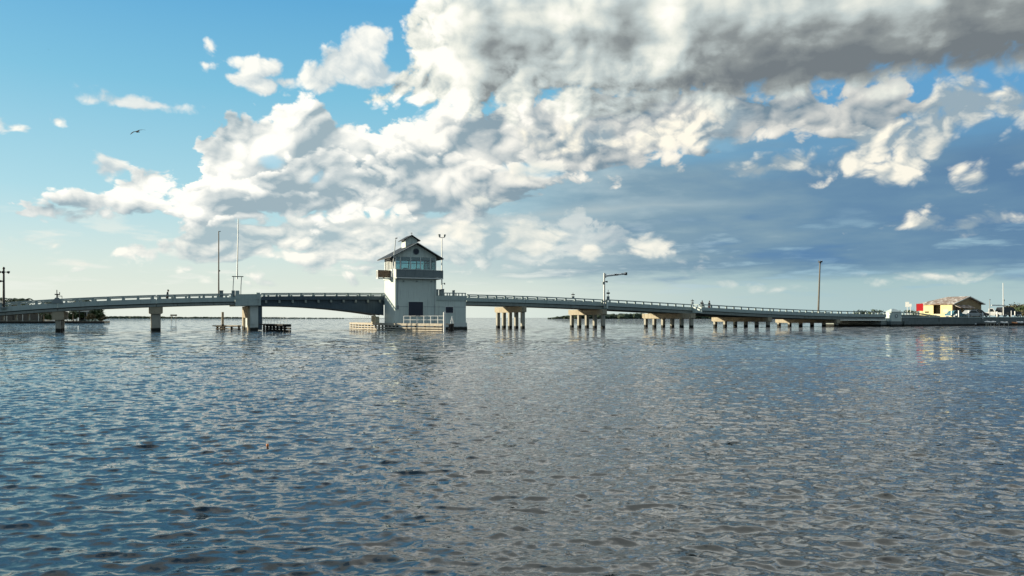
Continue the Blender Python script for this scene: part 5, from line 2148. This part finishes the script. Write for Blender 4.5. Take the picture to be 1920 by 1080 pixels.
# yellow house with worn hipped roof, its long side turned to the sun
HW = W2 + 7.5
hs0, hs1 = S(1787, HW) - 0.15, S(1840, HW)
o = at('house', hs0, HW, ZL)
tag(o, 'yellow house with patched brown roof and a dark gable facing the water', 'house')
L = hs1 - hs0
zR = ZP(1810, 555.5, HW) - ZL
zE = ZP(1840, 570.0, HW) - ZL
HD, RY = 7.6, 4.4
m = MB()
m.extr([(0.0, 0.0, 0.0), (L, 0.0, 0.0), (L, 0.0, zE - 0.12), (L / 2, 0.0, zR - 0.22), (0.0, 0.0, zE - 0.12)], (0, 0.15, 0))
m.build('gable_wall', M['tan_wall'], o)
m = MB()
m.box(0.0, 0.15, 0.151, 2.75, 0, zE - 0.14)
m.box(0.0, 0.15, 4.35, HD, 0, zE - 0.14)
m.box(L - 0.15, L, 0.151, HD, 0, zE - 0.14)
m.box(0.151, L - 0.151, HD - 0.15, HD, 0, zE - 0.14)
m.build('wall', M['yellow'], o)
m = MB()
m.box(1.2, 1.3, 2.4, 4.7, 0, zE - 0.2)
m.build('porch_back', M['tan_wall'], o)
m = MB()
m.box(0.02, 0.12, 2.755, 4.345, 0, 0.7)
m.build('porch_parapet', M['cream'], o)
ov = 0.45
t_ = 0.16
sl = (zR - zE) / (L / 2 + ov)
m = MB()
y0, y1 = -0.6, HD + 0.5
top = [(-ov, y0, zE), (L / 2, y0, zR), (L + ov, y0, zE), (L + ov, y1, zE), (-ov, y1, zE), (L / 2, RY, zR)]
bot = [(x, y, z - t_) for x, y, z in top]
m.add(top + bot, [(0, 1, 5, 4), (1, 2, 3, 5), (3, 4, 5), (6, 10, 11, 7), (7, 11, 9, 8), (9, 11, 10), (0, 6, 7, 1), (1, 7, 8, 2), (2, 8, 9, 3), (3, 9, 10, 4), (4, 10, 6, 0)])
m.build('roof', M['shingle'], o)
m = MB()
m.extr([(-ov, y0 - 0.06, zE + 0.02), (L / 2, y0 - 0.06, zR + 0.03), (L / 2, y0 - 0.06, zR - 0.14), (-ov, y0 - 0.06, zE - 0.15)], (0, 0.055, 0))
m.extr([(L + ov, y0 - 0.06, zE + 0.02), (L / 2, y0 - 0.06, zR + 0.03), (L / 2, y0 - 0.06, zR - 0.14), (L + ov, y0 - 0.06, zE - 0.15)], (0, 0.055, 0))
m.build('barge_board', M['trim'], o)
m = MB()
m.extr([(0.4, -1.5, 2.0), (0.4, -0.02, 2.6), (0.4, -0.02, 2.5), (0.4, -1.5, 1.9)], (L * 0.5, 0, 0))
m.build('porch_roof', M['shingle'], o)
for i in range(3):
    m = MB()
    a = 0.5 + i * L * 0.31
    m.box(a, a + L * 0.23, -0.04, 0.02, 0.55, 1.75)
    w = m.build('window', M['auto_glass'], o)
    m = MB()
    m.box(a - 0.10, a - 0.005, -0.06, 0.02, 0.5, 1.8)
    m.box(a + L * 0.23 + 0.005, a + L * 0.23 + 0.10, -0.06, 0.02, 0.5, 1.8)
    m.build('window_frame', M['tan_wall'], w)
for y, ln in ((1.0, 1.1), (5.4, 0.9)):
    m = MB()
    m.box(-0.03, 0.02, y, y + ln, 0.95, 1.65 if y < 2 else 1.25)
    m.build('side_window', M['auto_glass'] if y > 2 else M['cream'], o)


# vehicles: side profile lofted across the width with a narrower cabin
def vehicle(name, label, cat, loc, rz, L, W, H, paint, kind, group=None):
    o = empty(name, loc, rz)
    tag(o, label, cat, group)
    wr = 0.19 * H
    gc = wr * 0.85
    hb = H * 0.56
    def prof(x, pts):
        for (a, za), (b, zb) in zip(pts[:-1], pts[1:]):
            if a <= x <= b: return za + (zb - za) * (x - a) / (b - a)
        return pts[-1][1]
    if kind == 'pickup':
        top = [(0, 0.50), (0.02, 0.55), (0.40, 0.55), (0.42, 0.55), (0.70, 0.56), (0.97, 0.50), (1.0, 0.38)]
        cab = [(0.42, 0.55), (0.44, 0.97), (0.47, 1.0), (0.60, 1.0), (0.63, 0.97), (0.74, 0.56)]
    else:
        top = [(0, 0.45), (0.02, 0.55), (0.5, 0.56), (0.76, 0.56), (0.97, 0.48), (1.0, 0.36)]
        cab = [(0.02, 0.55), (0.07, 0.96), (0.14, 1.0), (0.52, 1.0), (0.58, 0.96), (0.74, 0.56)] if kind == 'suv' else [(0.12, 0.55), (0.26, 0.97), (0.34, 1.0), (0.52, 1.0), (0.58, 0.96), (0.74, 0.56)]
    m = MB()
    rings = []
    for x in (0, 0.012, 0.04, 0.12, 0.2, 0.3, 0.42, 0.55, 0.70, 0.80, 0.90, 0.97, 0.992, 1.0):
        z = prof(x, top) * H
        nar = 0.86 if x in (0, 1.0) else (0.95 if x in (0.012, 0.992) else 1.0)
        w = W / 2 * nar
        rings.append([(x * L, -w, gc), (x * L, w, gc), (x * L, w * 1.0, hb * 0.8), (x * L, w * 0.96, z), (x * L, -w * 0.96, z), (x * L, -w * 1.0, hb * 0.8)])
    m.rings(rings)
    m.build('body', M[paint], o)
    m = MB()
    def cring(y, ins):
        return [(L * (x + (ins if x < 0.5 else -ins)), y, H * z) for x, z in cab]
    m.rings([cring(-W / 2 * 0.90, 0.0), cring(-W / 2 * 0.76, 0.012)] if False else [[(L * x, y * (1.0 if z < 0.6 else 0.82), H * (z + 0.001 if z < .6 else z)) for x, z in cab] for y in (-W / 2 * 0.93, W / 2 * 0.93)])
    c = m.build('cabin', M[paint], o)
    for sy in (-1, 1):
        m = MB()
        x0, x1 = cab[0][0] + 0.035, cab[-1][0] - 0.05
        pts = [(x0, 0.60), (cab[1][0] + 0.03, 0.93), (cab[-2][0] - 0.02, 0.93), (x1 - 0.01, 0.60)]
        def yy(z): return sy * (W / 2 * 0.93 * (1.0 - 0.18 * (z - 0.55) / 0.45) + 0.008)
        m.add([(L * x, yy(z), H * z) for x, z in pts] + [(L * x, yy(z) - sy * 0.02, H * z) for x, z in pts], [(0, 1, 2, 3), (7, 6, 5, 4), (0, 4, 5, 1), (1, 5, 6, 2), (2, 6, 7, 3), (3, 7, 4, 0)])
        m.build('side_window', M['auto_glass'], o)
    for fx in (0.17, 0.80):
        for sy in (-1, 1):
            m = MB()
            y = sy * (W / 2 - 0.10)
            m.tube((fx * L, y - 0.11, wr), (fx * L, y + 0.11, wr), wr, wr, 16)
            t = m.build('wheel', M['tyre'], o)
            m = MB()
            m.tube((fx * L, y + sy * 0.111, wr), (fx * L, y + sy * 0.125, wr), wr * 0.58, wr * 0.5, 12)
            m.build('rim', M['galv'], t)
    for sy in (-1, 1):
        m = MB()
        m.box(L * 0.985, L * 1.004, sy * W * 0.40 - 0.14, sy * W * 0.40 + 0.14, H * 0.40, H * 0.47)
        m.build('headlight', M['white'], o)
    m = MB()
    m.box(L * 0.99, L * 1.015, -W * 0.45, W * 0.45, gc, gc + 0.16)
    m.box(-0.04, 0.02, -W * 0.45, W * 0.45, gc, gc + 0.16)
    m.build('bumper', M['galv'], o)
    return o


VW = W2 + 1.5
def vz(px, w): return S(px, w)
vehicle('pickup_truck', 'white pickup truck parked facing right in front of the yellow house', 'pickup truck', B(S(1834, W2 + 5.2), W2 + 5.2, ZL + 0.055), PHI - R(60), 4.3, 1.85, 1.80, 'white', 'pickup')
vehicle('parked_car', 'large dark van at the far right of the row of vehicles', 'car', B(S(1872, VW + 0.6), VW + 0.6, ZL + 0.1), PHI - R(12), 4.9, 1.95, 2.0, 'dark_car', 'suv', 'cars parked on the bank')
vehicle('parked_car', 'silver car between the white posts left of the pickup', 'car', B(S(1806, VW), VW, ZL), PHI - R(10), 4.3, 1.75, 1.42, 'silver_car', 'car', 'cars parked on the bank')
vehicle('parked_car', 'teal car at the left end of the row before the house porch', 'car', B(S(1777, VW), VW, ZL - 0.05), PHI - R(10), 3.9, 1.7, 1.35, 'teal_car', 'car', 'cars parked on the bank')
vehicle('parked_car', 'dark low car partly hidden behind the white pickup', 'car', B(S(1819, VW + 2.0), VW + 2.0, ZL + 0.06), PHI - R(8), 4.3, 1.75, 1.45, 'dark_car', 'car', 'cars parked on the bank')

# white posts on the seawall
pmesh = MB().box(-0.07, 0.07, -0.07, 0.07, 0, 1.0).mesh('guard_post', M['white'])
for px, yt, yb, lab in ((1784, 583, 591, 'white post left of the two white balls on the seawall'), (1797.5, 582, 595, 'white post right of the two white balls on the seawall'), (1816, 582, 596, 'white post before the silver car'), (1842.5, 586, 598, 'white post under the pickup door'),
                        (1869.5, 584, 594, 'white post between pickup and dark van'), (1896, 582.5, 594, 'white post at the nose of the dark van'), (1903, 583.5, 594, 'white post right of the dark van')):
    w = W2 - 0.14
    o = put_mesh('guard_post', pmesh, None, B(S(px, w), w, ZP(px, yb, w)), PHI)
    o.scale = (1, 1, ZP(px, yt, w) - ZP(px, yb, w))
    tag(o, lab, 'post', 'white posts along the seawall')
for px, py, r, lab in ((1790, 592.5, 0.20, 'lower of two white balls on the seawall top'), (1794, 590.3, 0.20, 'upper of two white balls on the seawall top'), (1829.3, 607.5, 0.15, 'white ball floating at the foot of the seawall'), (1870, 607.8, 0.24, 'large white ball at the dock end below the dark van'), (1878, 606.3, 0.16, 'small white ball right of the large one below the dark van'), (1913, 591, 0.17, 'white ball near the right edge')):
    w = W2 - 0.45
    o = at('buoy', S(px, w), w, ZP(px, py, w) - r)
    tag(o, lab, 'buoy', 'white buoys hung along the seawall')
    m = MB()
    m.ell((0, 0, r), (r, r, r), 12, 8)
    m.build('ball', M['white'], o, smooth=True)
    m = MB()
    m.tube((0, 0, 2 * r - 0.01), (0, 0, 2 * r + 0.07), 0.035)
    m.build('eyelet', M['black'], o)

# boat lift frame, flag pole, lamp
w = W2 + 1.0
s0, s1 = S(1857.5, w), S(1884, w)
o = at('boat_lift', s0, w, ZL)
tag(o, 'boat lift frame with a pale beam over the dark van', 'boat lift')
zbm = ZP(1870, 572.5, w) - ZL
m = MB()
m.bar((0.2, 0, zbm), (s1 - s0, 0, zbm), 0.22, 0.24)
m.build('beam', M['white'], o)
for x, zt in ((0.0, ZP(1857, 561.5, w) - ZL), (s1 - s0, ZP(1884, 562, w) - ZL)):
    m = MB()
    m.tube((x, 0.2, 0), (x, 0.2, zt), 0.09, 0.07, 8)
    m.build('post', M['galv'], o)
m = MB()
m.ell((s1 - s0, 0.2, ZP(1884, 563, w) - ZL), (0.17, 0.17, 0.22), 8, 6)
m.ell((0.05, 0.2, ZP(1857, 561.8, w) - ZL), (0.16, 0.12, 0.10), 8, 6)
m.build('lamp', M['grey_box'], o)
w = W2 + 0.7
o = at('flag_pole', S(1881.5, w), w, ZL)
tag(o, 'tall bare white flag pole at the right above the dark van', 'flag pole')
hh = ZP(1880, 531.5, w) - ZL
m = MB()
m.tube((0, 0, 0), (-0.14, 0, hh), 0.10, 0.06, 10)
m.build('pole', M['white'], o)
m = MB()
m.ell((-0.14, 0, hh + 0.05), (0.08, 0.08, 0.08), 8, 6)
m.build('finial', M['white'], o)

# floating dock with kayaks below the wall
w = W2 - 1.9
s0 = S(1845, w)
o = at('dock', s0, w, 0.0)
tag(o, 'small low timber dock below the seawall at the right', 'dock')
Ld = S(1925, w) - s0
m = MB()
m.box(0, Ld, 0, 1.3, 0.34, 0.46)
m.build('deck', M['dark_timber'], o)
dp = MB().tube((0, 0, -1), (0, 0, 0.6), 0.08, 0.08, 8).mesh('pile', M['timber'])
for x in (0.5, 1.1, 1.9, 3.0, 4.6, 6.2, 7.6):
    put_mesh('pile', dp, o, (x, -0.1, 0))
kay = [(1845, 1868, 604.2, 'white', 'long white kayak lying on the dock left end'), (1875, 1890, 605.2, 'white', 'short white kayak on the dock below the dark van'), (1897, 1908, 605.8, 'orange', 'small orange and pale kayak on the dock'), (1905, 1919, 604.8, 'white', 'white kayak at the right edge of the dock')]
for a, b, py, mt, lab in kay:
    w2 = w + 0.5
    sa, sb = S(a, w2), S(b, w2)
    o = at('kayak', sa, w2, ZP(a, py, w2) - 0.15)
    tag(o, lab, 'kayak', 'kayaks on the dock')
    m = MB()
    Lk = sb - sa
    rg = []
    for t, r in ((0, 0.03), (0.08, 0.16), (0.3, 0.29), (0.5, 0.32), (0.7, 0.29), (0.92, 0.16), (1, 0.03)):
        rg.append([(Lk * t, r * math.cos(q * PI / 5), 0.16 + (0.10 * (2 * t - 1) ** 2) + r * 0.75 * math.sin(q * PI / 5)) for q in range(10)])
    m.rings(rg)
    m.build('hull', M[mt], o, smooth=True)
    m = MB()
    m.rings([[(Lk * 0.5 + 0.42 * math.cos(q * PI / 6), 0.20 * math.sin(q * PI / 6), z) for q in range(12)] for z in (0.36, 0.425)])
    m.build('cockpit', M['black'], o)

# scrub and trees behind the cars at the right edge
tk = 0
for px, ww, py, rx, mat, lab in ((1893, 16, 573, 1.8, 'leaf_dry', 'dry brown bare bush behind the dark van'), (1903, 14, 572, 1.9, 'leaf_dry', 'dry bush rising right of the dark van'), (1913, 12, 575, 1.5, 'leaf', 'dark green bush near the right edge'), (1922, 10, 574, 1.6, 'leaf', 'green bush cut by the right edge'),
                           (1935, 14, 572, 2.0, 'leaf_dry', 'dry tree just outside the right edge'), (1917, 6, 585, 0.9, 'leaf_dry', 'low scrub at the right edge above the dock')):
    tk += 1
    h = ZP(px, py, W2 + ww) - ZL
    tree(lab, B(S(px, W2 + ww), W2 + ww, ZL), max(1.0, h), (rx, rx, max(0.5, h * 0.46)), 90 + tk, mat, 'bush', 'bush', 1100, 0.20)
tk = 0
for px, ww, py, rx, lab in ((1640, 40, 580.5, 2.0, 'low far bush showing over the rail left of the end pillar'), (1618, 46, 581, 2.0, 'low far bush over the rail, left of its twin near the pillar'), (1716, 30, 580, 2.4, 'low green bush behind the white signs')):
    tk += 1
    h = ZP(px, py, W2 + ww) - ZL
    tree(lab, B(S(px, W2 + ww), W2 + ww, ZL), max(1.2, h), (rx, rx, max(0.6, h * 0.42)), 120 + tk, 'leaf', 'bush', 'bush', 300, 0.22)
